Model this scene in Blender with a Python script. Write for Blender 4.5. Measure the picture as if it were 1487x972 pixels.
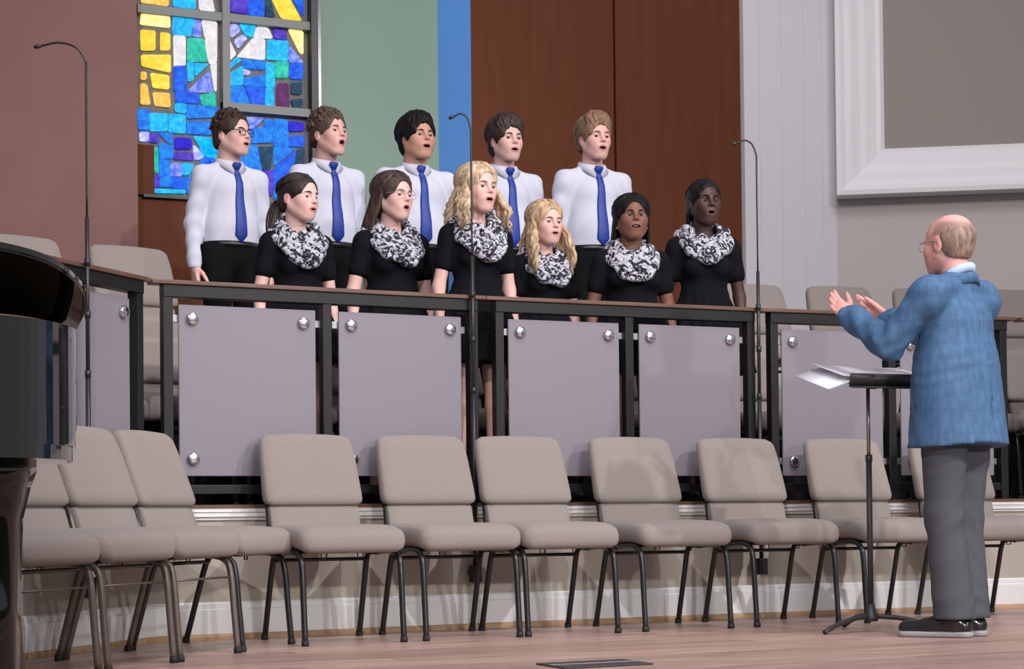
import bpy, bmesh, math, random
import numpy as np
from mathutils import Vector, Matrix

for o in list(bpy.data.objects):
    bpy.data.objects.remove(o, do_unlink=True)
scene = bpy.context.scene
COL = scene.collection
R = math.radians

# ------------------------------------------------------------------ camera
cam_data = bpy.data.cameras.new('camera')
cam_data.sensor_fit = 'HORIZONTAL'; cam_data.sensor_width = 36.0
cam_data.lens = 2700.0 / 1487.0 * 36.0
cam_data.shift_y = 213.0 / 1487.0
cam_data.clip_start = 0.05; cam_data.clip_end = 100
camera = bpy.data.objects.new('camera', cam_data); COL.objects.link(camera)
_yaw, _pitch, _roll = R(25.0), R(1.0), R(0.6)
_r = Vector((math.cos(_yaw), -math.sin(_yaw), 0)); _g = Vector((math.sin(_yaw), math.cos(_yaw), 0)); _z = Vector((0, 0, 1))
_fw = _g * math.cos(_pitch) + _z * math.sin(_pitch)
_up = _r.cross(_fw)
_r2 = _r * math.cos(_roll) - _up * math.sin(_roll)
_up2 = _up * math.cos(_roll) + _r * math.sin(_roll)
_m = Matrix((_r2, _up2, -_fw)).transposed().to_4x4()
_m.translation = Vector((-3.439, -7.753, 0.52))
camera.matrix_world = _m
scene.camera = camera

# ------------------------------------------------------------------ world, lamps, exposure
scene.view_settings.view_transform = 'Standard'
scene.view_settings.look = 'None'
scene.view_settings.gamma = 1.0
scene.view_settings.exposure = 0.0
scene.view_settings.use_curve_mapping = False
world = bpy.data.worlds.new('world'); scene.world = world
world.use_nodes = True
world.node_tree.nodes['Background'].inputs[0].default_value = (0.86, 0.82, 0.92, 1)
world.node_tree.nodes['Background'].inputs[1].default_value = 0.36

def lamp(name, loc, target, power, size, color, angle=None, blend=0.6):
    if angle is None:
        d = bpy.data.lights.new(name, 'AREA'); d.shape = 'DISK'; d.size = size
    else:
        d = bpy.data.lights.new(name, 'SPOT'); d.spot_size = R(angle); d.spot_blend = blend; d.shadow_soft_size = size
    d.energy = power; d.color = color
    o = bpy.data.objects.new(name, d); COL.objects.link(o)
    o.location = loc
    o.rotation_euler = (Vector(target) - Vector(loc)).to_track_quat('-Z', 'Y').to_euler()
    return o
lamp('stage_spot_right', (4.8, -8.2, 6.2), (0.3, 0.5, 1.35), 1650, 0.10, (1.0, 0.93, 0.93), 40, 0.8)
lamp('stage_spot_left', (-4.4, -7.8, 6.0), (1.1, 0.4, 1.5), 1200, 0.10, (1.0, 0.92, 0.96), 54, 0.7)
lamp('stage_spot_centre', (0.6, -9.2, 6.4), (1.2, 0.4, 1.5), 850, 0.14, (1.0, 0.94, 0.97), 54, 0.7)
lamp('balcony_spot', (-1.2, -12.0, 3.3), (0.4, -0.4, 0.25), 1000, 0.12, (1.0, 0.96, 0.94), 30, 0.7)
lamp('balcony_spot_right', (3.6, -12.0, 3.3), (0.8, -0.4, 0.25), 800, 0.12, (1.0, 0.96, 0.94), 30, 0.7)
lamp('house_light', (0.5, -4.0, 7.0), (0.6, -0.4, 0.5), 230, 3.0, (1.0, 0.95, 0.97))

# ------------------------------------------------------------------ node materials
MATS = {}
def mat(name, color, rough=0.6, metallic=0.0, spec=0.5, bump=0.0, bscale=200.0, var=0.0, vscale=20.0, coat=0.0, sheen=0.0, aniso=None):
    """plain principled material; var = brightness variation from a noise, bump = fine noise relief"""
    if name in MATS: return MATS[name]
    m = bpy.data.materials.new(name); m.use_nodes = True
    nt = m.node_tree; b = nt.nodes['Principled BSDF']
    b.inputs['Base Color'].default_value = (*color, 1)
    b.inputs['Roughness'].default_value = rough; b.inputs['Metallic'].default_value = metallic
    b.inputs['Specular IOR Level'].default_value = spec
    b.inputs['Coat Weight'].default_value = coat; b.inputs['Sheen Weight'].default_value = sheen
    tc = nt.nodes.new('ShaderNodeTexCoord'); src = tc.outputs['Object']
    if aniso:
        mp = nt.nodes.new('ShaderNodeMapping'); mp.inputs['Scale'].default_value = aniso
        nt.links.new(src, mp.inputs['Vector']); src = mp.outputs['Vector']
    if var > 0:
        n = nt.nodes.new('ShaderNodeTexNoise'); n.inputs['Scale'].default_value = vscale; n.inputs['Detail'].default_value = 4
        nt.links.new(src, n.inputs['Vector'])
        mr = nt.nodes.new('ShaderNodeMapRange'); mr.inputs[1].default_value = 0.3; mr.inputs[2].default_value = 0.7
        mr.inputs[3].default_value = 1 - var; mr.inputs[4].default_value = 1 + var
        nt.links.new(n.outputs['Fac'], mr.inputs[0])
        mx = nt.nodes.new('ShaderNodeVectorMath'); mx.operation = 'SCALE'; mx.inputs[0].default_value = color
        nt.links.new(mr.outputs[0], mx.inputs['Scale']); nt.links.new(mx.outputs[0], b.inputs['Base Color'])
    if bump > 0:
        n2 = nt.nodes.new('ShaderNodeTexNoise'); n2.inputs['Scale'].default_value = bscale; n2.inputs['Detail'].default_value = 3
        nt.links.new(src, n2.inputs['Vector'])
        bp = nt.nodes.new('ShaderNodeBump'); bp.inputs['Strength'].default_value = bump; bp.inputs['Distance'].default_value = 0.01
        nt.links.new(n2.outputs['Fac'], bp.inputs['Height']); nt.links.new(bp.outputs[0], b.inputs['Normal'])
    MATS[name] = m
    return m

def skin_mat(name):
    m = bpy.data.materials.new(name); m.use_nodes = True
    nt = m.node_tree; b = nt.nodes['Principled BSDF']
    a = nt.nodes.new('ShaderNodeAttribute'); a.attribute_name = 'Col'
    nt.links.new(a.outputs['Color'], b.inputs['Base Color'])
    b.inputs['Roughness'].default_value = 0.5; b.inputs['Specular IOR Level'].default_value = 0.4
    b.inputs['Subsurface Weight'].default_value = 0.08
    b.inputs['Subsurface Radius'].default_value = (0.012, 0.005, 0.003)
    b.inputs['Subsurface Scale'].default_value = 0.6
    return m

def glass_frost(name):
    m = bpy.data.materials.new(name); m.use_nodes = True
    nt = m.node_tree; nt.nodes.clear()
    out = nt.nodes.new('ShaderNodeOutputMaterial')
    d = nt.nodes.new('ShaderNodeBsdfDiffuse'); d.inputs[0].default_value = (0.37, 0.345, 0.385, 1)
    t = nt.nodes.new('ShaderNodeBsdfTranslucent'); t.inputs[0].default_value = (0.58, 0.545, 0.60, 1)
    g = nt.nodes.new('ShaderNodeBsdfGlossy'); g.inputs['Roughness'].default_value = 0.38; g.inputs[0].default_value = (0.9, 0.9, 1, 1)
    m1 = nt.nodes.new('ShaderNodeMixShader'); m1.inputs[0].default_value = 0.45
    m2 = nt.nodes.new('ShaderNodeMixShader')
    fr = nt.nodes.new('ShaderNodeFresnel'); fr.inputs[0].default_value = 1.35
    nt.links.new(d.outputs[0], m1.inputs[1]); nt.links.new(t.outputs[0], m1.inputs[2])
    nt.links.new(fr.outputs[0], m2.inputs[0]); nt.links.new(m1.outputs[0], m2.inputs[1]); nt.links.new(g.outputs[0], m2.inputs[2])
    nt.links.new(m2.outputs[0], out.inputs[0])
    return m

def wood_mat(name, c1, c2, rough=0.4, scale=(1.2, 14, 14), bump=0.0, rnd=0.0, spec=0.4):
    m = bpy.data.materials.new(name); m.use_nodes = True
    nt = m.node_tree; b = nt.nodes['Principled BSDF']; b.inputs['Roughness'].default_value = rough; b.inputs['Specular IOR Level'].default_value = spec
    tc = nt.nodes.new('ShaderNodeTexCoord'); mp = nt.nodes.new('ShaderNodeMapping'); mp.inputs['Scale'].default_value = scale
    oi = nt.nodes.new('ShaderNodeObjectInfo')
    add = nt.nodes.new('ShaderNodeVectorMath'); add.operation = 'ADD'
    sc = nt.nodes.new('ShaderNodeMath'); sc.operation = 'MULTIPLY'; sc.inputs[1].default_value = 37.0
    nt.links.new(oi.outputs['Random'], sc.inputs[0])
    nt.links.new(tc.outputs['Object'], add.inputs[0]); nt.links.new(sc.outputs[0], add.inputs[1])
    nt.links.new(add.outputs[0], mp.inputs['Vector'])
    n = nt.nodes.new('ShaderNodeTexNoise'); n.inputs['Scale'].default_value = 3; n.inputs['Detail'].default_value = 6; n.inputs['Distortion'].default_value = 0.6
    nt.links.new(mp.outputs[0], n.inputs['Vector'])
    cr = nt.nodes.new('ShaderNodeValToRGB')
    cr.color_ramp.elements[0].position = 0.3; cr.color_ramp.elements[0].color = (*c1, 1)
    cr.color_ramp.elements[1].position = 0.7; cr.color_ramp.elements[1].color = (*c2, 1)
    nt.links.new(n.outputs['Fac'], cr.inputs[0])
    if rnd > 0:
        mr = nt.nodes.new('ShaderNodeMapRange'); mr.inputs[3].default_value = 1 - rnd; mr.inputs[4].default_value = 1 + rnd
        nt.links.new(oi.outputs['Random'], mr.inputs[0])
        vm = nt.nodes.new('ShaderNodeVectorMath'); vm.operation = 'SCALE'
        nt.links.new(cr.outputs[0], vm.inputs[0]); nt.links.new(mr.outputs[0], vm.inputs['Scale'])
        nt.links.new(vm.outputs[0], b.inputs['Base Color'])
    else:
        nt.links.new(cr.outputs[0], b.inputs['Base Color'])
    return m

def pane_mat(name, c1, c2, strength):
    m = bpy.data.materials.new('stained_' + name); m.use_nodes = True
    nt = m.node_tree; b = nt.nodes['Principled BSDF']
    b.inputs['Base Color'].default_value = (*[0.06 * x for x in c1], 1); b.inputs['Roughness'].default_value = 0.35; b.inputs['Specular IOR Level'].default_value = 0.1
    tc = nt.nodes.new('ShaderNodeTexCoord'); n = nt.nodes.new('ShaderNodeTexNoise')
    n.inputs['Scale'].default_value = 26; n.inputs['Detail'].default_value = 3; n.inputs['Distortion'].default_value = 0.8
    nt.links.new(tc.outputs['Object'], n.inputs['Vector'])
    cr = nt.nodes.new('ShaderNodeValToRGB')
    cr.color_ramp.elements[0].position = 0.38; cr.color_ramp.elements[0].color = (*c1, 1)
    cr.color_ramp.elements[1].position = 0.72; cr.color_ramp.elements[1].color = (*c2, 1)
    nt.links.new(n.outputs['Fac'], cr.inputs[0]); nt.links.new(cr.outputs[0], b.inputs['Emission Color'])
    b.inputs['Emission Strength'].default_value = strength * 1.15
    bp = nt.nodes.new('ShaderNodeBump'); bp.inputs['Strength'].default_value = 0.3
    nt.links.new(n.outputs['Fac'], bp.inputs['Height']); nt.links.new(bp.outputs[0], b.inputs['Normal'])
    return m

def scarf_mat(name, dark, light, thr):
    m = bpy.data.materials.new(name); m.use_nodes = True
    nt = m.node_tree; b = nt.nodes['Principled BSDF']; b.inputs['Roughness'].default_value = 0.8
    tc = nt.nodes.new('ShaderNodeTexCoord'); n = nt.nodes.new('ShaderNodeTexNoise')
    n.inputs['Scale'].default_value = 21; n.inputs['Detail'].default_value = 1.2; n.inputs['Distortion'].default_value = 2.6
    nt.links.new(tc.outputs['Object'], n.inputs['Vector'])
    cr = nt.nodes.new('ShaderNodeValToRGB')
    cr.color_ramp.elements[0].position = thr - 0.02; cr.color_ramp.elements[0].color = (*dark, 1)
    cr.color_ramp.elements[1].position = thr + 0.02; cr.color_ramp.elements[1].color = (*light, 1)
    nt.links.new(n.outputs['Fac'], cr.inputs[0]); nt.links.new(cr.outputs[0], b.inputs['Base Color'])
    return m

def plaid_mat(name, base, dark, light, bump=0.25):
    """blue jacket cloth: woven mottling plus a faint window-pane check"""
    m = bpy.data.materials.new(name); m.use_nodes = True
    nt = m.node_tree; b = nt.nodes['Principled BSDF']; b.inputs['Roughness'].default_value = 0.75
    tc = nt.nodes.new('ShaderNodeTexCoord')
    n = nt.nodes.new('ShaderNodeTexNoise'); n.inputs['Scale'].default_value = 30; n.inputs['Detail'].default_value = 5
    mp = nt.nodes.new('ShaderNodeMapping'); mp.inputs['Scale'].default_value = (1.6, 1.6, 0.6)
    nt.links.new(tc.outputs['Object'], mp.inputs[0]); nt.links.new(mp.outputs[0], n.inputs['Vector'])
    cr = nt.nodes.new('ShaderNodeValToRGB')
    cr.color_ramp.elements[0].position = 0.3; cr.color_ramp.elements[0].color = (*dark, 1)
    cr.color_ramp.elements[1].position = 0.72; cr.color_ramp.elements[1].color = (*light, 1)
    e = cr.color_ramp.elements.new(0.5); e.color = (*base, 1)
    nt.links.new(n.outputs['Fac'], cr.inputs[0])
    sep = nt.nodes.new('ShaderNodeSeparateXYZ'); nt.links.new(tc.outputs['Object'], sep.inputs[0])
    lines = []
    for ax in ('X', 'Z'):
        f = nt.nodes.new('ShaderNodeMath'); f.operation = 'MULTIPLY'; f.inputs[1].default_value = 11.0
        nt.links.new(sep.outputs[ax], f.inputs[0])
        fr = nt.nodes.new('ShaderNodeMath'); fr.operation = 'FRACT'; nt.links.new(f.outputs[0], fr.inputs[0])
        lt = nt.nodes.new('ShaderNodeMath'); lt.operation = 'LESS_THAN'; lt.inputs[1].default_value = 0.07
        nt.links.new(fr.outputs[0], lt.inputs[0]); lines.append(lt)
    mx = nt.nodes.new('ShaderNodeMath'); mx.operation = 'MAXIMUM'
    nt.links.new(lines[0].outputs[0], mx.inputs[0]); nt.links.new(lines[1].outputs[0], mx.inputs[1])
    sc = nt.nodes.new('ShaderNodeMath'); sc.operation = 'MULTIPLY'; sc.inputs[1].default_value = 0.55
    nt.links.new(mx.outputs[0], sc.inputs[0])
    mix = nt.nodes.new('ShaderNodeMixRGB'); mix.inputs[2].default_value = (*dark, 1)
    nt.links.new(sc.outputs[0], mix.inputs[0]); nt.links.new(cr.outputs[0], mix.inputs[1])
    nt.links.new(mix.outputs[0], b.inputs['Base Color'])
    n2 = nt.nodes.new('ShaderNodeTexNoise'); n2.inputs['Scale'].default_value = 300
    nt.links.new(tc.outputs['Object'], n2.inputs['Vector'])
    bp = nt.nodes.new('ShaderNodeBump'); bp.inputs['Strength'].default_value = bump; bp.inputs['Distance'].default_value = 0.01
    nt.links.new(n2.outputs['Fac'], bp.inputs['Height']); nt.links.new(bp.outputs[0], b.inputs['Normal'])
    return m

# ------------------------------------------------------------------ object helpers
def tag(o, label, cat, group=None):
    o['label'] = label; o['category'] = cat
    if group: o['group'] = group
    return o
def thing(name, label, cat, loc=(0, 0, 0), rz=0.0, group=None):
    o = bpy.data.objects.new(name, None); COL.objects.link(o)
    o.empty_display_size = 0.1
    o.location = loc; o.rotation_euler = (0, 0, rz)
    return tag(o, label, cat, group)
def link_mesh(name, me, material, parent=None, smooth=False):
    if material is not None: me.materials.append(material)
    if smooth: me.polygons.foreach_set('use_smooth', [True] * len(me.polygons))
    o = bpy.data.objects.new(name, me); COL.objects.link(o)
    if parent: o.parent = parent
    return o
def obj(name, bm, material, parent=None, smooth=False):
    me = bpy.data.meshes.new(name); bm.to_mesh(me); bm.free()
    return link_mesh(name, me, material, parent, smooth)
def mesh_np(name, V, F, material, parent=None, smooth=True, colors=None):
    """V (n,3), F list of arrays (m,3) or (m,4)"""
    me = bpy.data.meshes.new(name)
    F = [np.asarray(f) for f in (F if isinstance(F, list) else [F]) if len(f)]
    me.vertices.add(len(V)); me.vertices.foreach_set('co', np.asarray(V, np.float32).ravel())
    idx = np.concatenate([f.ravel() for f in F]).astype(np.int32)
    tot = np.concatenate([np.full(len(f), f.shape[1], np.int32) for f in F])
    start = np.concatenate([[0], np.cumsum(tot)[:-1]]).astype(np.int32)
    me.loops.add(len(idx)); me.loops.foreach_set('vertex_index', idx)
    me.polygons.add(len(tot)); me.polygons.foreach_set('loop_start', start)
    me.update(calc_edges=True)
    if colors is not None:
        ca = me.color_attributes.new('Col', 'FLOAT_COLOR', 'POINT')
        ca.data.foreach_set('color', np.concatenate([colors, np.ones((len(V), 1))], 1).astype(np.float32).ravel())
    return link_mesh(name, me, material, parent, smooth)
def struct(o):
    o['kind'] = 'structure'; return o
def box(bm, x0, x1, y0, y1, z0, z1, bevel=0.0):
    vs = [bm.verts.new(p) for p in [(x0, y0, z0), (x1, y0, z0), (x1, y1, z0), (x0, y1, z0), (x0, y0, z1), (x1, y0, z1), (x1, y1, z1), (x0, y1, z1)]]
    fs = [bm.faces.new([vs[i] for i in f]) for f in [(3, 2, 1, 0), (4, 5, 6, 7), (0, 1, 5, 4), (1, 2, 6, 5), (2, 3, 7, 6), (3, 0, 4, 7)]]
    if bevel > 0:
        es = list({e for f in fs for e in f.edges})
        bmesh.ops.bevel(bm, geom=es, offset=bevel, segments=2, affect='EDGES', profile=0.5)
    return bm
def prism(bm, pts, z0, z1, axis='z'):
    """extrude polygon pts; axis z: pts=(x,y); axis y: pts=(x,z), z0..z1 along y"""
    f = (lambda p, h: (p[0], p[1], h)) if axis == 'z' else (lambda p, h: (p[0], h, p[1]))
    a = [bm.verts.new(f(p, z0)) for p in pts]; b = [bm.verts.new(f(p, z1)) for p in pts]
    n = len(pts)
    bm.faces.new(a[::-1]); bm.faces.new(b)
    for i in range(n): bm.faces.new((a[i], a[(i + 1) % n], b[(i + 1) % n], b[i]))
    bmesh.ops.recalc_face_normals(bm, faces=bm.faces[:])
    return bm
def smooth_path(pts, n=6):
    P = [np.array(p, float) for p in pts]
    if len(P) < 3: return P
    out = []
    Q = [2 * P[0] - P[1]] + P + [2 * P[-1] - P[-2]]
    for i in range(1, len(Q) - 2):
        for k in range(n):
            t = k / n
            a, b, c, d = Q[i - 1], Q[i], Q[i + 1], Q[i + 2]
            out.append(0.5 * ((2 * b) + (-a + c) * t + (2 * a - 5 * b + 4 * c - d) * t * t + (-a + 3 * b - 3 * c + d) * t ** 3))
    out.append(P[-1])
    return out
def tube_np(pts, rad, sides=8, flat=1.0, closed=False):
    P = np.array(pts, float); n = len(P)
    rad = np.full(n, rad) if np.isscalar(rad) else np.asarray(rad, float)
    T = np.zeros_like(P)
    if closed: T = np.roll(P, -1, 0) - np.roll(P, 1, 0)
    else: T[1:-1] = P[2:] - P[:-2]; T[0] = P[1] - P[0]; T[-1] = P[-1] - P[-2]
    T /= np.linalg.norm(T, axis=1)[:, None] + 1e-9
    u = np.cross(T[0], [0.31, 0.17, 0.93]);
    if np.linalg.norm(u) < 0.1: u = np.cross(T[0], [1, 0, 0])
    ang = np.linspace(0, 2 * np.pi, sides, endpoint=False)
    V = []
    for i in range(n):
        u = u - T[i] * (u @ T[i]); u /= np.linalg.norm(u) + 1e-9
        w = np.cross(T[i], u)
        V.append(P[i] + rad[i] * (np.cos(ang)[:, None] * u * flat + np.sin(ang)[:, None] * w))
    V = np.concatenate(V)
    m = n if closed else n - 1
    i = np.arange(m)[:, None] * sides; j = ((np.arange(m)[:, None] + 1) % n) * sides
    k = np.arange(sides)[None]; k2 = (k + 1) % sides
    F = np.stack([i + k, i + k2, j + k2, j + k], -1).reshape(-1, 4)
    caps = []
    if not closed:
        for c, rev in ((0, True), (n - 1, False)):
            r = [c * sides + q for q in range(sides)]
            if rev: r = r[::-1]
            for q in range(1, sides - 1): caps.append((r[0], r[q], r[q + 1]))
    return V, F, np.array(caps, int).reshape(-1, 3)
class MB:
    """collects numpy geometry into one mesh"""
    def __init__(s): s.V = []; s.Q = []; s.T = []; s.n = 0
    def add(s, V, Q=None, T=None):
        s.V.append(np.asarray(V, float))
        if Q is not None and len(Q): s.Q.append(np.asarray(Q) + s.n)
        if T is not None and len(T): s.T.append(np.asarray(T) + s.n)
        s.n += len(V); return s
    def tube(s, pts, rad, sides=8, flat=1.0, closed=False):
        V, F, C = tube_np(pts, rad, sides, flat, closed); return s.add(V, F, C)
    def build(s, name, material, parent=None, smooth=True, xf=None, colors=None):
        V = np.concatenate(s.V)
        if xf is not None: V = xf(V)
        F = []
        if s.Q: F.append(np.concatenate(s.Q))
        if s.T: F.append(np.concatenate(s.T))
        return mesh_np(name, V, F, material, parent, smooth, colors)
def cushion(w, d, h, r, n=8, deform=None):
    """rounded box (radius r) made of a subdivided cube, centred; deform(V)->V"""
    g = np.linspace(-1, 1, n + 1); V = []; F = []; idx = {}
    def vid(p):
        k = tuple(np.round(p, 5))
        if k not in idx: idx[k] = len(V); V.append(p)
        return idx[k]
    for ax in range(3):
        for sg in (-1, 1):
            for i in range(n):
                for j in range(n):
                    q = []
                    for a, b in ((i, j), (i + 1, j), (i + 1, j + 1), (i, j + 1)):
                        p = np.zeros(3); p[ax] = sg; p[(ax + 1) % 3] = g[a]; p[(ax + 2) % 3] = g[b]; q.append(vid(p))
                    F.append(q if sg > 0 else q[::-1])
    V = np.array(V); half = np.array([w, d, h]) / 2
    P = np.sign(V) * np.abs(V) ** 0.8 * half
    inner = np.clip(P, -(half - r), half - r)
    D = P - inner; L = np.linalg.norm(D, axis=1)[:, None]
    P = inner + np.where(L > 1e-9, D / (L + 1e-9) * np.minimum(L, r), 0)
    if deform: P = deform(P)
    return P, np.array(F)
def lathe(prof, sides=20):
    """prof [(r,z)] bottom to top"""
    V = []; F = []
    for r, z in prof:
        for k in range(sides):
            a = 2 * math.pi * k / sides; V.append((r * math.cos(a), r * math.sin(a), z))
    for i in range(len(prof) - 1):
        for k in range(sides):
            F.append((i * sides + k, i * sides + (k + 1) % sides, (i + 1) * sides + (k + 1) % sides, (i + 1) * sides + k))
    return np.array(V), np.array(F)
def copy_tree(o, parent=None):
    c = o.copy(); COL.objects.link(c); c.parent = parent
    for ch in o.children:
        copy_tree(ch, c)
    return c

# ================================================================== SETTING
M_mauve = mat('mauve_wall_paint', (0.225, 0.115, 0.100), 0.85, bump=0.15, bscale=60, var=0.05, vscale=3)
M_brown = wood_mat('brown_wood_veneer', (0.108, 0.033, 0.014), (0.126, 0.040, 0.018), 0.7, (6, 6, 0.7), spec=0.15)
M_green = mat('green_light_wall_tint', (0.235, 0.345, 0.27), 0.8, bump=0.1, bscale=60)  # pale reveal wall; coloured light from the window put into its tint
M_blue = mat('blue_light_wall_tint', (0.13, 0.38, 0.88), 0.7, bump=0.05, bscale=60)  # white wall return, blue window light painted in as its base colour
M_white = mat('white_wall_paint', (0.66, 0.655, 0.665), 0.75, bump=0.08, bscale=80)
M_beige = mat('beige_wall_paint', (0.52, 0.475, 0.45), 0.85, bump=0.1, bscale=60)
M_beige2 = mat('stage_wall_paint', (0.46, 0.42, 0.36), 0.8, bump=0.1, bscale=60)
M_trim = mat('white_trim_gloss', (0.84, 0.85, 0.85), 0.3, coat=0.15)
M_capw = wood_mat('rail_cap_wood', (0.085, 0.045, 0.032), (0.15, 0.08, 0.055), 0.4, (1.5, 12, 12))
M_shoe = wood_mat('oak_shoe_moulding', (0.42, 0.26, 0.14), (0.58, 0.38, 0.22), 0.45, (1.5, 10, 10))
M_black = mat('black_metal', (0.010, 0.0105, 0.0105), 0.42, spec=0.3)
M_carpet = mat('dark_carpet', (0.018, 0.018, 0.022), 0.95, bump=0.4, bscale=300)
M_floor = wood_mat('floor_plank_wood', (0.30, 0.195, 0.160), (0.49, 0.335, 0.280), 0.36, (0.9, 9, 9), rnd=0.20)
M_sub = mat('floor_joint', (0.05, 0.03, 0.022), 0.9)
M_frost = glass_frost('frosted_glass')

J = [(-3.39, -1.95), (-1.52, -0.08), (0.045, 0.0), (1.53, 0.0), (3.05, -0.08), (4.75, -0.30)]   # bends of the stage wall

def along(pts, profile, m, name):
    """sweep a closed profile [(offset towards audience, z)] along the bends with mitred corners"""
    n = len(pts); P = [np.array(p) for p in pts]; rows = []
    for i in range(n):
        ds = []
        if i > 0: ds.append((P[i] - P[i - 1]) / np.linalg.norm(P[i] - P[i - 1]))
        if i < n - 1: ds.append((P[i + 1] - P[i]) / np.linalg.norm(P[i + 1] - P[i]))
        ns = [np.array((d[1], -d[0])) for d in ds]
        nn = sum(ns); nn /= np.linalg.norm(nn); nn /= nn @ ns[0]
        rows.append([(P[i][0] + nn[0] * o, P[i][1] + nn[1] * o, z) for o, z in profile])
    V = np.array(rows).reshape(-1, 3); k = len(profile); Q = []
    for i in range(n - 1):
        for j in range(k):
            Q.append((i * k + j, i * k + (j + 1) % k, (i + 1) * k + (j + 1) % k, (i + 1) * k + j))
    bm = bmesh.new(); vs = [bm.verts.new(v) for v in V]
    for q in Q: bm.faces.new([vs[a] for a in q])
    bm.faces.new([vs[a] for a in range(k)]); bm.faces.new([vs[(n - 1) * k + a] for a in range(k)][::-1])
    bmesh.ops.recalc_face_normals(bm, faces=bm.faces[:])
    return struct(obj(name, bm, m))
along(J, [(-0.10, 0.0), (0.0, 0.0), (0.0, 0.505), (-0.10, 0.505)], M_beige2, 'wall_stage_front')
along(J, [(0.0, 0.0), (0.018, 0.0), (0.018, 0.125), (0.013, 0.130), (0.013, 0.150), (0.006, 0.158), (0.0, 0.158)], M_trim, 'baseboard_stage_front')
along(J, [(0.018, 0.0), (0.036, 0.0), (0.036, 0.012), (0.030, 0.022), (0.018, 0.024)], M_shoe, 'trim_1')
along(J, [(-0.10, 0.505), (0.012, 0.505), (0.014, 0.512), (0.026, 0.520), (0.026, 0.535), (0.034, 0.540), (0.034, 0.556), (-0.10, 0.556)], M_trim, 'trim_2')
along(J, [(-0.10, 0.556), (0.040, 0.556), (0.040, 0.570), (-0.10, 0.570)], M_capw, 'trim_3')

# stage floor of planks
bm = bmesh.new(); box(bm, -6.0, 7.0, -5.2, 0.5, -0.06, -0.012)
floor = struct(obj('floor', bm, M_sub))
rnd = random.Random(4)
PW = 0.185; plank_me = {}
def plank_mesh(L):
    if L not in plank_me:
        b = bmesh.new(); box(b, 0, L, 0.0008, PW - 0.0008, -0.012, 0.0)
        top = [e for e in b.edges if all(abs(v.co.z) < 1e-6 for v in e.verts)]
        bmesh.ops.bevel(b, geom=top, offset=0.0012, segments=1, affect='EDGES')
        me = bpy.data.meshes.new('plank'); b.to_mesh(me); b.free(); me.materials.append(M_floor); plank_me[L] = me
    return plank_me[L]
y = -4.4; row = 0
while y < 0.12:
    x = -4.6 + rnd.choice([0, -0.4, -0.8, -1.2, -0.2, -0.6])
    while x < 5.2:
        L = rnd.choice([1.2, 1.6, 2.0, 2.4])
        o = bpy.data.objects.new('plank', plank_mesh(L)); COL.objects.link(o); o.parent = floor
        o.location = (x, y, 0); x += L
    y += PW; row += 1

# choir loft floor and riser
bm = bmesh.new(); prism(bm, [(-4.6, -1.8), (-3.42, -1.88), (-1.56, 0.02), (0.045, 0.102), (1.53, 0.102), (3.05, 0.02), (4.75, -0.2), (5.4, -0.1), (5.4, 3.6), (-4.6, 3.6)], 0.40, 0.565)
struct(obj('floor_choir_lower', bm, M_carpet))
bm = bmesh.new(); prism(bm, [(-4.6, 0.10), (-2.2, 0.50), (-1.05, 0.84), (-0.9, 1.12), (0.0, 1.20), (1.9, 1.20), (2.1, 1.06), (3.4, 0.92), (5.4, 0.42), (5.4, 3.6), (-4.6, 3.6)], 0.565, 1.00)
struct(obj('floor_choir_riser', bm, M_carpet))

# ---- back walls
def wallbox(name, x0, x1, y0, y1, z0, z1, m, kind=True):
    b = bmesh.new(); box(b, x0, x1, y0, y1, z0, z1); o = obj(name, b, m)
    return struct(o)
wallbox('wall_back_left', -5.2, -0.846, 2.9, 3.02, 0.5, 5.6, M_mauve)
wallbox('wall_window_below', -0.85, 0.46, 3.3, 3.42, 0.5, 2.452, M_brown)
wallbox('wall_window_step', -0.85, -0.652, 3.28, 3.42, 2.462, 2.765, M_brown)
wallbox('wall_window_left', -1.2, -0.752, 3.3, 3.42, 2.767, 5.6, M_brown)
wallbox('wall_window_above', -0.752, 0.42, 3.29, 3.42, 4.36, 5.6, M_brown)
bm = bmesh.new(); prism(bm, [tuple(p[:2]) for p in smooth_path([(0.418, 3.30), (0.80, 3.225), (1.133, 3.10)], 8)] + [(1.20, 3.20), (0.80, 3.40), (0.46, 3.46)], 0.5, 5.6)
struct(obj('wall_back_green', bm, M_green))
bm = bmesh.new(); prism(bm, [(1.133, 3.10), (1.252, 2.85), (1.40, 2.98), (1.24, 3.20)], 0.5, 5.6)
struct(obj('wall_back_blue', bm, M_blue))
wallbox('wall_back_brown_1', 1.252, 2.262, 2.85, 2.95, 0.5, 5.6, M_brown)
wallbox('wall_back_brown_2', 2.276, 3.30, 2.845, 2.95, 0.5, 5.6, M_brown)
wallbox('wall_back_joint', 2.20, 2.34, 2.90, 2.96, 0.5, 5.6, M_black)
# white boarded wall: boards with fine vertical joints
wb = struct(obj('wall_back_white', box(bmesh.new(), 3.222, 3.96, 2.815, 2.95, 0.5, 5.6), M_white))
bx = [3.222, 3.345, 3.52, 3.70, 3.845, 3.96]
for a, b_ in zip(bx[:-1], bx[1:]):
    b = bmesh.new(); box(b, a + 0.0006, b_ - 0.0006, 2.800, 2.815, 0.5, 5.6, 0.001)
    obj('wall_board', b, M_white, wb)
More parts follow.
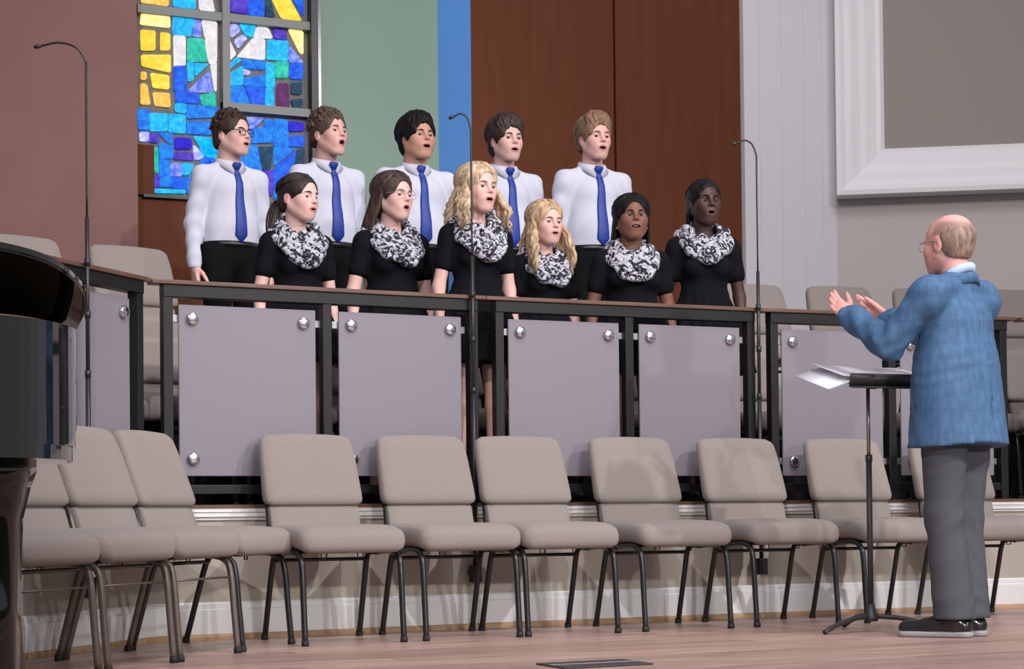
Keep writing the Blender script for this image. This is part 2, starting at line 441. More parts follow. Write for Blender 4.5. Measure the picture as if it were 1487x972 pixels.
# angled wall on the right with the big white frame
wr = thing('wall_right', 'x', 'x', (3.955, 2.80, 0), R(-34)); del wr['label'], wr['category']; struct(wr)
obj('wall_surface', box(bmesh.new(), 0.0, 3.6, 0.0, 0.12, 0.5, 5.6), M_beige, wr)
M_panel = mat('acoustic_panel_cloth', (0.30, 0.272, 0.24), 0.95, bump=0.3, bscale=250)
frame = thing('acoustic_panel', 'large beige cloth panel in a wide white moulded frame on the angled wall', 'wall panel', (3.955, 2.80, 2.645), R(-34))
fp = [(0.0, -0.005), (0.0, -0.19), (0.03, -0.195), (0.06, -0.175), (0.10, -0.165), (0.16, -0.13), (0.20, -0.12), (0.27, -0.085), (0.30, -0.085), (0.325, -0.06), (0.325, -0.005)]   # (inset, y)
W_, H_ = 2.9, 2.6
def frame_side(p0, p1, i0, i1, name):
    b = bmesh.new(); A = []; B = []
    for u, yy in fp:
        A.append(b.verts.new((p0[0] + i0[0] * u, yy, p0[1] + i0[1] * u))); B.append(b.verts.new((p1[0] + i1[0] * u, yy, p1[1] + i1[1] * u)))
    n = len(fp)
    for i in range(n): b.faces.new((A[i], A[(i + 1) % n], B[(i + 1) % n], B[i]))
    b.faces.new(A[::-1]); b.faces.new(B); bmesh.ops.recalc_face_normals(b, faces=b.faces[:])
    obj(name, b, M_frame, frame)
M_frame = mat('white_frame_paint', (0.78, 0.775, 0.78), 0.5)
x0f = 0.0
frame_side((x0f, 0), (x0f, H_), (1, 1), (1, -1), 'frame_moulding')
frame_side((x0f, 0), (x0f + W_, 0), (1, 1), (-1, 1), 'frame_moulding')
frame_side((x0f + W_, 0), (x0f + W_, H_), (-1, 1), (-1, -1), 'frame_moulding')
frame_side((x0f, H_), (x0f + W_, H_), (1, -1), (-1, -1), 'frame_moulding')
obj('cloth_panel', box(bmesh.new(), x0f + 0.31, x0f + W_ - 0.31, -0.055, -0.006, 0.31, H_ - 0.31), M_panel, frame)

# ---- stained glass window
PANES = [
 ('amber', [(-0.713,3.683),(-0.554,3.7),(-0.558,3.628),(-0.714,3.631)]),
 ('cyan', [(-0.518,3.704),(-0.385,3.718),(-0.389,3.627),(-0.518,3.629)]),
 ('white', [(-0.362,3.721),(-0.289,3.729),(-0.266,3.623),(-0.356,3.627)]),
 ('pale_yellow', [(-0.714,3.56),(-0.548,3.558),(-0.549,3.496),(-0.721,3.498)]),
 ('yellow', [(-0.722,3.459),(-0.637,3.461),(-0.638,3.352),(-0.719,3.344)]),
 ('yellow', [(-0.601,3.459),(-0.546,3.454),(-0.546,3.36),(-0.602,3.355)]),
 ('yellow', [(-0.716,3.309),(-0.547,3.325),(-0.547,3.224),(-0.713,3.248)]),
 ('amber', [(-0.723,3.208),(-0.691,3.208),(-0.691,3.166),(-0.724,3.163)]),
 ('yellow', [(-0.662,3.204),(-0.554,3.198),(-0.555,3.12),(-0.649,3.122)]),
 ('amber', [(-0.724,3.134),(-0.688,3.131),(-0.67,3.018),(-0.725,3.017)]),
 ('amber', [(-0.65,3.089),(-0.552,3.091),(-0.548,3.012),(-0.637,3.014)]),
 ('cyan', [(-0.522,3.564),(-0.397,3.564),(-0.417,3.458),(-0.523,3.457)]),
 ('periwinkle', [(-0.39,3.555),(-0.353,3.552),(-0.351,3.458),(-0.401,3.459)]),
 ('white', [(-0.343,3.556),(-0.253,3.553),(-0.254,3.415),(-0.324,3.457)]),
 ('white', [(-0.323,3.444),(-0.254,3.412),(-0.255,3.313),(-0.295,3.296),(-0.312,3.347)]),
 ('white', [(-0.292,3.287),(-0.255,3.307),(-0.257,3.136),(-0.267,3.136)]),
 ('white', [(-0.52,3.444),(-0.45,3.445),(-0.452,3.275),(-0.518,3.263)]),
 ('green', [(-0.431,3.437),(-0.338,3.443),(-0.315,3.314),(-0.435,3.303)]),
 ('cyan', [(-0.438,3.293),(-0.399,3.293),(-0.399,3.189),(-0.433,3.18)]),
 ('cyan', [(-0.389,3.291),(-0.306,3.292),(-0.386,3.213)]),
 ('blue', [(-0.521,3.259),(-0.452,3.266),(-0.446,3.12),(-0.519,3.114)]),
 ('periwinkle', [(-0.43,3.125),(-0.303,3.25),(-0.283,3.124),(-0.426,3.115)]),
 ('blue', [(-0.509,3.105),(-0.374,3.107),(-0.366,3.049),(-0.505,3.045)]),
 ('green', [(-0.357,3.098),(-0.27,3.122),(-0.262,3.039),(-0.346,3.043)]),
 ('cyan', [(-0.513,3.035),(-0.45,3.037),(-0.45,2.982),(-0.513,2.987)]),
 ('azure', [(-0.439,3.031),(-0.248,3.03),(-0.284,2.971),(-0.436,2.952)]),
 ('azure', [(-0.743,2.978),(-0.677,2.984),(-0.678,2.864),(-0.74,2.862)]),
 ('cyan', [(-0.667,2.961),(-0.566,2.965),(-0.567,2.865),(-0.668,2.857)]),
 ('cyan', [(-0.552,2.963),(-0.454,2.968),(-0.455,2.86),(-0.553,2.86)]),
 ('azure', [(-0.44,2.927),(-0.348,2.935),(-0.349,2.861),(-0.441,2.858)]),
 ('azure', [(-0.341,2.935),(-0.284,2.943),(-0.263,2.868),(-0.342,2.859)]),
 ('lilac', [(-0.733,2.842),(-0.678,2.846),(-0.679,2.791),(-0.734,2.791)]),
 ('violet', [(-0.668,2.84),(-0.619,2.841),(-0.62,2.789),(-0.672,2.788)]),
 ('azure', [(-0.616,2.848),(-0.535,2.847),(-0.536,2.785),(-0.56,2.797)]),
 ('indigo', [(-0.515,2.824),(-0.42,2.828),(-0.417,2.766),(-0.515,2.759)]),
 ('violet', [(-0.522,2.738),(-0.41,2.739),(-0.41,2.697),(-0.523,2.696)]),
 ('cyan', [(-0.398,2.84),(-0.292,2.838),(-0.242,2.8),(-0.25,2.723),(-0.307,2.712)]),
 ('lilac', [(-0.402,2.788),(-0.371,2.763),(-0.336,2.716),(-0.4,2.698)]),
 ('green', [(-0.651,2.742),(-0.623,2.758),(-0.621,2.607),(-0.645,2.612)]),
 ('azure', [(-0.613,2.786),(-0.533,2.771),(-0.533,2.699),(-0.613,2.693)]),
 ('azure', [(-0.613,2.683),(-0.551,2.68),(-0.548,2.529),(-0.611,2.525)]),
 ('periwinkle', [(-0.544,2.667),(-0.477,2.672),(-0.478,2.596),(-0.544,2.591)]),
 ('cyan', [(-0.47,2.672),(-0.4,2.67),(-0.435,2.605),(-0.471,2.603)]),
 ('violet', [(-0.645,2.584),(-0.618,2.593),(-0.615,2.518),(-0.646,2.512)]),
 ('cyan', [(-0.646,2.505),(-0.461,2.51),(-0.461,2.49),(-0.639,2.482)]),
 ('blue', [(-0.541,2.581),(-0.457,2.583),(-0.461,2.517),(-0.541,2.519)]),
 ('azure', [(-0.393,2.657),(-0.322,2.683),(-0.323,2.495),(-0.443,2.494),(-0.443,2.584)]),
 ('blue', [(-0.311,2.69),(-0.236,2.682),(-0.238,2.493),(-0.313,2.492)]),
 ('violet', [(-0.178,3.746),(-0.051,3.76),(-0.06,3.632),(-0.178,3.638)]),
 ('blue', [(-0.043,3.761),(0.042,3.77),(0.049,3.628),(-0.048,3.629)]),
 ('teal', [(0.066,3.773),(0.096,3.716),(0.119,3.632),(0.06,3.63)]),
 ('yellow', [(0.1,3.754),(0.206,3.766),(0.288,3.627),(0.166,3.629)]),
 ('blue', [(0.23,3.768),(0.305,3.776),(0.304,3.655)]),
 ('lilac', [(-0.179,3.549),(-0.118,3.555),(-0.107,3.515),(-0.157,3.473)]),
 ('cyan', [(-0.106,3.556),(-0.006,3.559),(-0.022,3.486),(-0.068,3.5)]),
 ('white', [(0.005,3.553),(0.075,3.552),(0.102,3.495),(-0.014,3.487)]),
 ('violet', [(0.11,3.548),(0.189,3.548),(0.196,3.496),(0.118,3.496)]),
 ('pale_yellow', [(0.212,3.555),(0.303,3.552),(0.302,3.416),(0.282,3.425)]),
 ('lilac', [(-0.142,3.456),(-0.088,3.498),(-0.061,3.475),(-0.115,3.41)]),
 ('white', [(-0.184,3.47),(-0.131,3.371),(-0.185,3.317)]),
 ('white', [(-0.022,3.479),(0.051,3.478),(0.05,3.358),(-0.119,3.361)]),
 ('cyan', [(0.075,3.477),(0.202,3.482),(0.201,3.365),(0.07,3.364)]),
 ('periwinkle', [(0.215,3.453),(0.301,3.363),(0.214,3.358)]),
 ('cyan', [(-0.131,3.352),(-0.097,3.337),(-0.178,3.27),(-0.181,3.299)]),
 ('azure', [(-0.089,3.345),(-0.035,3.343),(-0.001,3.29),(-0.089,3.293)]),
 ('azure', [(-0.023,3.344),(0.05,3.351),(0.05,3.298),(0.011,3.291)]),
 ('cyan', [(-0.182,3.239),(-0.093,3.3),(-0.09,3.188),(-0.19,3.179)]),
 ('lilac', [(-0.089,3.284),(-0.039,3.275),(-0.047,3.252),(-0.086,3.252)]),
 ('azure', [(-0.078,3.226),(0.05,3.26),(0.053,3.189),(-0.079,3.182)]),
 ('cyan', [(0.062,3.333),(0.112,3.334),(0.115,3.191),(0.061,3.19)]),
 ('green', [(0.124,3.346),(0.203,3.354),(0.202,3.259),(0.123,3.252)]),
 ('blue', [(0.218,3.347),(0.301,3.351),(0.296,3.256),(0.218,3.257)]),
 ('azure', [(-0.182,3.171),(-0.09,3.173),(-0.045,3.061),(-0.183,3.053)]),
 ('blue', [(-0.071,3.171),(0.049,3.182),(0.048,3.065),(-0.026,3.066)]),
 ('cyan', [(0.057,3.178),(0.107,3.179),(0.11,3.063),(0.052,3.062)]),
 ('purple', [(0.135,3.208),(0.201,3.214),(0.208,3.079),(0.134,3.069)]),
 ('teal', [(0.225,3.223),(0.292,3.233),(0.288,3.161),(0.225,3.159)]),
 ('teal', [(0.224,3.118),(0.295,3.131),(0.295,3.063),(0.24,3.074)]),
 ('periwinkle', [(-0.083,2.984),(0.041,2.987),(-0.029,2.914),(-0.09,2.909)]),
 ('azure', [(0.048,2.984),(0.1,2.981),(0.098,2.846),(0.055,2.935)]),
 ('azure', [(-0.091,2.895),(0.041,2.934),(0.091,2.846),(-0.084,2.826)]),
 ('azure', [(0.111,2.985),(0.195,2.985),(0.201,2.826),(0.109,2.826)]),
 ('indigo', [(0.21,2.983),(0.303,2.979),(0.302,2.933),(0.21,2.922)]),
 ('blue', [(0.213,2.89),(0.302,2.897),(0.302,2.833),(0.209,2.83)]),
 ('azure', [(-0.121,2.676),(-0.084,2.805),(-0.004,2.81),(0.024,2.664),(-0.05,2.554)]),
 ('teal', [(0.01,2.804),(0.098,2.811),(0.082,2.676),(0.031,2.672)]),
 ('azure', [(0.109,2.812),(0.246,2.815),(0.112,2.699)]),
 ('blue', [(0.108,2.677),(0.245,2.793),(0.23,2.686),(0.17,2.597),(0.107,2.571)]),
 ('teal', [(0.257,2.801),(0.305,2.819),(0.304,2.691),(0.244,2.644)]),
 ('violet', [(0.031,2.658),(0.097,2.662),(0.099,2.521),(0.037,2.503)]),
 ('azure', [(0.111,2.564),(0.214,2.628),(0.213,2.5),(0.11,2.494)]),
]

win = thing('window_1', 'x', 'x', (0, 3.3, 0)); del win['label'], win['category']; struct(win)
M_lead = mat('window_leading', (0.16, 0.15, 0.135), 0.7, var=0.2, vscale=30)
M_wframe = mat('window_frame_metal', (0.19, 0.21, 0.19), 0.45)
M_wdark = mat('window_frame_dark', (0.012, 0.02, 0.02), 0.4)
obj('leading', prism(bmesh.new(), [(-0.75, 2.767), (-0.652, 2.767), (-0.652, 2.462), (0.34, 2.462), (0.34, 4.36), (-0.75, 4.36)], 0.015, 0.05, 'y'), M_lead, win)
PC = {'amber': ((0.95, 0.42, 0.02), (1.0, 0.72, 0.22), 0.95), 'yellow': ((0.95, 0.55, 0.02), (1.0, 0.80, 0.12), 1.0), 'pale_yellow': ((1.0, 0.75, 0.22), (1.0, 0.9, 0.55), 1.0),
      'cyan': ((0.0, 0.36, 0.85), (0.02, 0.72, 0.95), 0.9), 'white': ((0.70, 0.68, 0.72), (0.92, 0.88, 0.88), 0.9), 'periwinkle': ((0.10, 0.16, 0.85), (0.4, 0.5, 1.0), 0.85),
      'green': ((0.0, 0.42, 0.30), (0.05, 0.75, 0.55), 0.85), 'blue': ((0.0, 0.06, 0.75), (0.01, 0.20, 0.95), 0.9), 'azure': ((0.0, 0.13, 0.75), (0.01, 0.33, 0.95), 0.9),
      'lilac': ((0.25, 0.25, 0.85), (0.75, 0.78, 1.0), 0.9), 'violet': ((0.05, 0.02, 0.5), (0.16, 0.08, 0.8), 0.75), 'indigo': ((0.01, 0.0, 0.6), (0.03, 0.02, 0.9), 0.8),
      'teal': ((0.0, 0.04, 0.10), (0.02, 0.12, 0.25), 0.6), 'purple': ((0.10, 0.01, 0.12), (0.25, 0.04, 0.28), 0.6)}
PANES += [(c, [(x, z), (x + 0.085, z + 0.006), (x + 0.082, z + 0.105), (x + 0.004, z + 0.10)]) for c, x, z in (('azure', -0.36, 2.50), ('cyan', -0.265, 2.505), ('blue', -0.36, 2.615), ('violet', -0.265, 2.62), ('azure', -0.17, 2.50), ('cyan', -0.36, 2.73), ('blue', -0.265, 2.735))]
PANES += [(c, [(x, z + 0.745) for x, z in p_]) for c, p_ in PANES if all(3.0 < z < 3.60 for x, z in p_) and not all(z < 3.07 for x, z in p_)]
PM = {k: pane_mat(k, *v) for k, v in PC.items()}
for c, pts in PANES:
    cx_, cz_ = np.mean(np.array(pts), 0); pts = [(cx_ + (a - cx_) * 1.07, cz_ + (b_ - cz_) * 1.07) for a, b_ in pts]
    b = bmesh.new(); prism(b, pts, -0.004, 0.018, 'y')
    es = [e for e in b.edges if abs(e.verts[0].co.y - e.verts[1].co.y) > 0.01]
    bmesh.ops.bevel(b, geom=es, offset=0.006, segments=2, affect='EDGES')
    obj('glass_pane', b, PM[c], win)
# metal glazing bars
obj('glazing_bar', box(bmesh.new(), -0.75, 0.34, -0.035, 0.02, 3.560, 3.610), M_wframe, win)
obj('mullion', box(bmesh.new(), -0.228, -0.182, -0.045, 0.02, 3.012, 4.36), M_wframe, win)
obj('glazing_bar', box(bmesh.new(), -0.228, 0.34, -0.035, 0.02, 3.012, 3.062), M_wframe, win)
obj('window_jamb', box(bmesh.new(), 0.338, 0.382, -0.06, 0.05, 2.40, 4.36), M_wdark, win)
obj('jamb_reveal', box(bmesh.new(), 0.382, 0.417, -0.01, 0.05, 2.40, 4.36), mat('jamb_gloss', (0.10, 0.13, 0.16), 0.2), win)
obj('sill', box(bmesh.new(), -0.72, 0.34, -0.03, 0.03, 2.448, 2.466), M_wdark, win)

# ================================================================== RAILING
def railing(p0, p1, label, s0=0.06, s1=0.03, end=True):
    """glass railing from p0 to p1 (plan); local x runs along it, -y faces the audience"""
    p0 = np.array(p0, float); p1 = np.array(p1, float); d = p1 - p0; L = np.linalg.norm(d)
    t = thing('glass_railing', label, 'railing', (p0[0], p0[1], 0.570), math.atan2(d[1], d[0]))
    base = 0.570
    pw = 0.043
    posts = [s0 + pw / 2, L / 2 + (s0 - s1) / 2, L - s1 - pw / 2]
    for px in posts:
        obj('post', box(bmesh.new(), px - pw / 2, px + pw / 2, -0.025, 0.025, 0.0, 0.88, 0.003), M_black, t)
    obj('top_rail', box(bmesh.new(), s0 + 0.0005, L - s1 - 0.0005, -0.030, 0.030, 0.874, 0.926, 0.003), M_black, t)
    obj('rail_cap', box(bmesh.new(), s0 / 2 - 0.028, L - s1 / 2 + 0.0145, -0.040, 0.040, 0.926, 0.945, 0.004), M_capw, t)
    obj('bottom_rail', box(bmesh.new(), s0 + pw, L - s1 - pw, -0.018, 0.018, 0.045, 0.085, 0.003), M_black, t)
    for a, b_ in ((posts[0] + pw / 2 + 0.030, posts[1] - pw / 2 - 0.026), (posts[1] + pw / 2 + 0.040, posts[2] - pw / 2 - 0.034)):
        g = obj('glass_panel', box(bmesh.new(), a, b_, -0.006, 0.006, 0.122, 0.846, 0.003), M_frost, t)
        for cz in (0.787, 0.194):
            for cx, sx in ((a + 0.058, -1), (b_ - 0.058, 1)):
                mb = MB()
                V, F = lathe([(0.0, -0.007), (0.023, -0.007), (0.026, -0.009), (0.026, -0.021), (0.022, -0.025), (0.0, -0.025)], 16)
                V = np.stack([V[:, 0] + cx, V[:, 2], V[:, 1] + cz], 1); mb.add(V, F)
                mb.build('clamp_disc', M_chrome, g)
                x1 = cx + sx * 0.085
                obj('clamp_arm', box(bmesh.new(), min(cx, x1), max(cx, x1), 0.007, 0.022, cz - 0.016, cz + 0.016, 0.002), M_arm, g)
    return t
M_chrome = mat('chrome', (0.75, 0.75, 0.76), 0.18, metallic=1.0)
M_arm = mat('clamp_steel', (0.30, 0.31, 0.32), 0.4, metallic=0.8)
J0 = (J[1][0] - 1.10, J[1][1] - 1.10)
railing(J0, (J[1][0] - 0.035, J[1][1] - 0.035), 'angled frosted glass railing section beside the grand piano', 0.02, 0.05)
railing(J[1], J[2], 'frosted glass railing section in front of the two singers by the stained glass window', 0.045, 0.045)
railing(J[2], J[3], 'frosted glass railing section in front of the blonde and black-haired singers', 0.045, 0.045)
railing(J[3], J[4], 'frosted glass railing section behind the music stand and conductor', 0.045, 0.075)
railing(J[4], J[5], 'frosted glass railing section beyond the conductor under the angled wall', 0.075, 0.03)

# ================================================================== CHAIRS
def fabric(name, c):
    return mat(name, c, 0.92, bump=0.35, bscale=420, var=0.10, vscale=260, sheen=0.15)
M_fab = fabric('beige_chair_fabric', (0.262, 0.227, 0.204))
M_leg = mat('dark_chair_steel', (0.014, 0.015, 0.016), 0.30, spec=0.5)
M_bronze = mat('bronze_chair_steel', (0.135, 0.110, 0.092), 0.36, metallic=0.35, spec=0.6)
M_glide = mat('black_rubber', (0.012, 0.012, 0.012), 0.7)
def make_chair(legm, label, group):
    t = thing('padded_chair', label, 'chair', (0, 0, 0), 0, group)
    def sd(P):
        x, y, z = P.T.copy()
        f = np.clip((-y - 0.05) / 0.2, 0, 1)                   # waterfall front
        z = z - 0.022 * f ** 2 + 0.008 * (1 - (x / 0.27) ** 2) * (z > 0)
        w = 1 - 0.05 * np.clip((y - 0.05) / 0.2, 0, 1)
        return np.stack([x * w, y, z + 0.428], 1)
    V, F = cushion(0.462, 0.47, 0.098, 0.045, 10, sd)
    V[:, 1] -= 0.02
    mesh_np('seat', V, F, M_fab, t)
    lean = 0.33
    def bend(P, zc):
        x, y, z = P.T.copy(); zz = z + zc
        y = y + 0.185 + lean * np.clip(zz - 0.44, 0, 1) + 0.10 * np.clip(zz - 0.58, 0, 1) ** 2 + 0.16 * x * x * -1.0
        return np.stack([x, y, zz], 1)
    def up(P):
        x, y, z = P.T
        w = 1.0 + 0.03 * np.clip(-z / 0.16, 0, 1) - 0.07 * np.clip(z / 0.16, 0, 1) ** 2
        P = np.stack([x * w, y * (1.0 + 0.15 * np.clip(-z / 0.16, -1, 1)), z - 0.012 * (x / 0.25) ** 2 * (z > 0.05)], 1)
        return bend(P, 0.717)
    V, F = cushion(0.435, 0.078, 0.312, 0.036, 10, up)
    mesh_np('backrest', V, F, M_fab, t)
    V, F = cushion(0.405, 0.050, 0.15, 0.020, 8, lambda P: bend(P, 0.492))
    V[:, 1] += 0.008
    mesh_np('lumbar_pad', V, F, M_fab, t)
    for s in (-1, 1):
        fx, rx = 0.214 * s, 0.210 * s
        pts = smooth_path([(rx, 0.02, 0.366), (fx, -0.12, 0.372), (fx, -0.185, 0.352), (fx, -0.207, 0.30), (fx, -0.220, 0.16), (fx, -0.234, 0.012)], 5)
        MB().tube(pts, 0.0125, 10).build('leg', legm, t)
        pts = smooth_path([(rx, 0.05, 0.366), (rx, 0.11, 0.362), (rx, 0.145, 0.335), (rx * 1.01, 0.183, 0.22), (rx * 1.02, 0.245, 0.012)], 5)
        MB().tube(pts, 0.0125, 10).build('leg', legm, t)
        MB().tube([(rx, 0.03, 0.36), (rx, 0.10, 0.40), (rx, 0.195, 0.43), (rx * 0.93, 0.245, 0.56), (rx * 0.9, 0.285, 0.66)], 0.011, 8).build('back_frame', legm, t)
        for gx, gy in ((fx, -0.234), (rx * 1.02, 0.246)):
            V, F = lathe([(0.0, 0.0), (0.015, 0.0), (0.016, 0.010), (0.014, 0.024), (0.0, 0.024)], 10); V += (gx, gy, 0)
            MB().add(V, F).build('foot_glide', M_glide, t)
    MB().tube([(-0.21, 0.135, 0.335), (0.21, 0.135, 0.335)], 0.008, 8).build('stretcher', legm, t)
    obj('seat_pan', box(bmesh.new(), -0.205, 0.205, -0.20, 0.19, 0.366, 0.384, 0.004), M_leg, t)
    if legm is M_bronze: MB().tube([(-0.212, -0.205, 0.29), (0.212, -0.205, 0.29)], 0.0045, 6).build('book_rack_bar', legm, t)
    for s in (-0.08, 0.08):
        MB().tube([(s - 0.012, -0.10, 0.367), (s - 0.012, -0.10, 0.347), (s + 0.012, -0.10, 0.347), (s + 0.012, -0.10, 0.367)], 0.003, 6).build('hook', legm, t)
    return t
G_row = 'chairs along the stage wall'
chairA = make_chair(M_leg, 'beige padded chair, first of the straight row next to the sideways chairs', G_row)
chairA.location = (-0.855, -0.45, 0); chairA.rotation_euler.z = R(2)
def put(src, x, y, z, rz, label, group):
    c = copy_tree(src); c.location = (x, y, z); c.rotation_euler = (0, 0, R(rz)); c['label'] = label; c['group'] = group
    return c
L0 = 'beige padded chair, %s of the straight row counting from the sideways chairs'
put(chairA, -0.325, -0.44, 0, 1, L0 % 'second', G_row)
put(chairA, 0.145, -0.44, 0, 0, L0 % 'third', G_row)
put(chairA, 0.715, -0.44, 0, -1, L0 % 'fourth', G_row)
put(chairA, 1.290, -0.44, 0, -2, L0 % 'fifth', G_row)
put(chairA, 1.865, -0.48, 0, -3, 'beige padded chair directly behind the black music stand', G_row)
put(chairA, 2.455, -0.52, 0, -5, "beige padded chair half hidden behind the conductor's grey trousers", G_row)
chairB = make_chair(M_bronze, 'beige padded chair with bronze legs turned sideways, its whole backrest clear of the piano', G_row)
chairB.location = (-1.715, -0.88, 0); chairB.rotation_euler.z = R(45)
put(chairB, -2.05, -1.215, 0, 45, 'beige padded chair with bronze legs, its backrest tucked behind the black piano', G_row)
put(chairB, -2.395, -1.56, 0, 45, 'beige padded chair with bronze legs of which only the seat edge clears the piano', G_row)
put(chairA, -1.385, -0.53, 0, 46, 'beige padded chair with black legs at the bend of the railing, turned sideways', G_row)
# choir loft chairs
G1 = 'lower choir row chairs'; G2 = 'upper choir row chairs'
LL = 'beige lower level choir chair behind the glass railing, %s to the bend of the railing'
for i, (x, y, rz) in enumerate([(-1.34, 0.32, 6), (-0.72, 0.74, 3), (-0.22, 0.84, 2), (0.30, 0.86, 0), (0.87, 0.86, 0), (1.44, 0.84, 0), (2.02, 0.74, -3), (2.60, 0.64, -6), (3.18, 0.52, -9), (3.76, 0.38, -12)]):
    put(chairA, x, y, 0.565, rz, LL % ('nearest', 'second', 'third', 'fourth', 'fifth', 'sixth', 'seventh', 'eighth', 'ninth', 'tenth')[i], G1)
for i, (x, y, rz) in enumerate([(-2.28, 0.78, 16), (-1.76, 0.93, 14), (-1.20, 1.10, 11)]):
    put(chairA, x, y, 1.0, rz, 'beige padded upper level choir chair, %s one from the boy with dark-rimmed glasses' % ('third', 'second', 'nearest')[i], G2)
for i, (x, y, rz) in enumerate([(2.48, 1.33, -6), (3.03, 1.24, -9), (3.58, 1.14, -11), (4.12, 1.02, -13)]):
    put(chairA, x, y, 1.0, rz, 'beige padded upper level choir chair, %s one beyond the tallest girl' % ('first', 'second', 'third', 'fourth')[i], G2)

# ================================================================== MICROPHONES
M_mic = mat('mic_pole_black', (0.02, 0.018, 0.02), 0.35)
def mic(x, y, ztop, bdir, label, wall, bz=0.255, hook=0.16):
    """thin pole on a wall bracket, gooseneck bending towards bdir (unit xy)"""
    t = thing('choir_microphone', label, 'microphone', (x, y, 0))
    wx, wy = wall
    b = MB()
    b.tube([(0, 0, bz), (wx, wy, bz)], 0.016, 8)
    b.build('wall_bracket', M_black, t)
    obj('connector_box', box(bmesh.new(), -0.024, 0.024, -0.020, 0.020, bz - 0.045, bz + 0.035, 0.004), M_black, t)
    MB().tube([(0, 0, bz), (0, 0, 1.08)], 0.0105, 10).build('lower_pole', M_mic, t)
    MB().tube([(0, 0, 1.06), (0, 0, 1.69)], 0.0085, 10).build('upper_pole', M_mic, t)
    for z in (1.08, 1.31, 1.515):
        MB().tube([(0, 0, z - 0.014), (0, 0, z + 0.014)], 0.0125, 10).build('collar', M_mic, t)
    bx, by = bdir
    pts = [(0, 0, 1.68), (0, 0, ztop - 0.13), (0.0 * bx, 0, ztop - 0.07), (hook * 0.22 * bx, hook * 0.22 * by, ztop - 0.012), (hook * 0.6 * bx, hook * 0.6 * by, ztop + 0.008), (hook * bx, hook * by, ztop - 0.004)]
    g = MB().tube(smooth_path(pts, 6), 0.0045, 8).build('gooseneck', M_mic, t)
    e = np.array(pts[-1]); d = e - np.array(pts[-2]); d /= np.linalg.norm(d)
    MB().tube([e - d * 0.002, e + d * 0.008, e + d * 0.02, e + d * 0.028], [0.005, 0.0085, 0.0085, 0.005], 10).build('capsule', M_mic, t)
    return t
mic(-0.040, -0.062, 2.330, (-0.90, 0.43), 'black gooseneck choir microphone in front of the blue wall strip', (0.0, 0.062), hook=0.075)
mic(1.486, -0.056, 2.325, (-0.90, 0.43), 'black gooseneck choir microphone in front of the white boarded wall', (0.0, 0.056), hook=0.095)
mic(-1.880, -0.525, 2.365, (-0.906, 0.423), 'black gooseneck choir microphone in front of the mauve wall', (-0.04, 0.04), hook=0.175)

# ================================================================== PIANO
M_piano = mat('black_piano_lacquer', (0.004, 0.004, 0.004), 0.05, spec=0.6, coat=1.0)
M_brass = mat('brass', (0.75, 0.52, 0.18), 0.25, metallic=1.0)
M_gold = mat('gold_plate', (0.45, 0.33, 0.14), 0.4, metallic=0.7)
piano = thing('grand_piano', 'black lacquered grand piano with raised lid beside the angled chairs', 'piano', (-2.545, -2.93, 0), R(-8))
outl = smooth_path([(0.0, 0.42), (-0.06, 0.50), (-0.30, 0.53)], 4)[:-1] + [np.array(p) for p in [(-2.0, 0.53), (-2.0, -0.98), (-1.62, -0.98)]] + \
       smooth_path([(-1.62, -0.98), (-1.35, -0.93), (-1.10, -0.72), (-0.80, -0.42), (-0.50, -0.27), (-0.25, -0.20), (-0.10, -0.10), (-0.01, 0.08), (0.01, 0.25), (0.0, 0.42)], 6)[1:-1]
outl = [(p[0] + 0.105, p[1] - 0.20) for p in outl][::-1]
def shrink(o, s):
    c = np.mean(np.array(o), 0); return [tuple(c + (np.array(p) - c) * s) for p in o]
obj('rim', prism(bmesh.new(), outl, 0.70, 1.00), M_piano, piano)
obj('key_bed', prism(bmesh.new(), shrink(outl, 0.985), 0.665, 0.70), M_piano, piano)
obj('soundboard_frame', prism(bmesh.new(), shrink(outl, 0.93), 1.0, 1.005), M_gold, piano)
bm = prism(bmesh.new(), shrink(outl, 1.012), 0, 0.022)
top_edges = [e for e in bm.edges if abs(e.verts[0].co.z - e.verts[1].co.z) < 1e-6]
bmesh.ops.bevel(bm, geom=top_edges, offset=0.005, segments=2, affect='EDGES')
bmesh.ops.rotate(bm, cent=(0, 0.33, 0), matrix=Matrix.Rotation(R(-12), 3, 'X'), verts=bm.verts[:])
bmesh.ops.translate(bm, vec=(0.022, 0, 1.006), verts=bm.verts[:])
obj('lid', bm, M_piano, piano)
MB().tube([(-0.9, -0.50, 0.99), (-0.88, -0.42, 1.19)], 0.012, 8).build('lid_prop', M_piano, piano)
for hx in (-0.35, -1.2): MB().tube([(hx - 0.1, 0.337, 1.003), (hx + 0.1, 0.337, 1.003)], 0.008, 8).build('hinge', M_brass, piano)
for lx, ly in ((-0.085, 0.03), (-1.75, 0.16), (-1.75, -1.0)):
    V, F = lathe([(0.0, 0.10), (0.045, 0.10), (0.055, 0.13), (0.058, 0.30), (0.066, 0.52), (0.085, 0.60), (0.100, 0.64), (0.100, 0.665), (0, 0.665)], 6)
    V += (lx, ly, 0); MB().add(V, F).build('leg', M_piano, piano, smooth=False)
    MB().tube([(lx, ly, 0.10), (lx, ly, 0.055)], 0.018, 10).build('caster_fork', M_brass, piano)
    MB().tube([(lx - 0.016, ly, 0.035), (lx + 0.016, ly, 0.035)], 0.035, 16).build('caster_wheel', M_brass, piano)
MB().tube([(-0.07, -0.262, 0.80), (-0.062, -0.30, 0.80)], 0.008, 8).build('lid_lock', M_brass, piano)

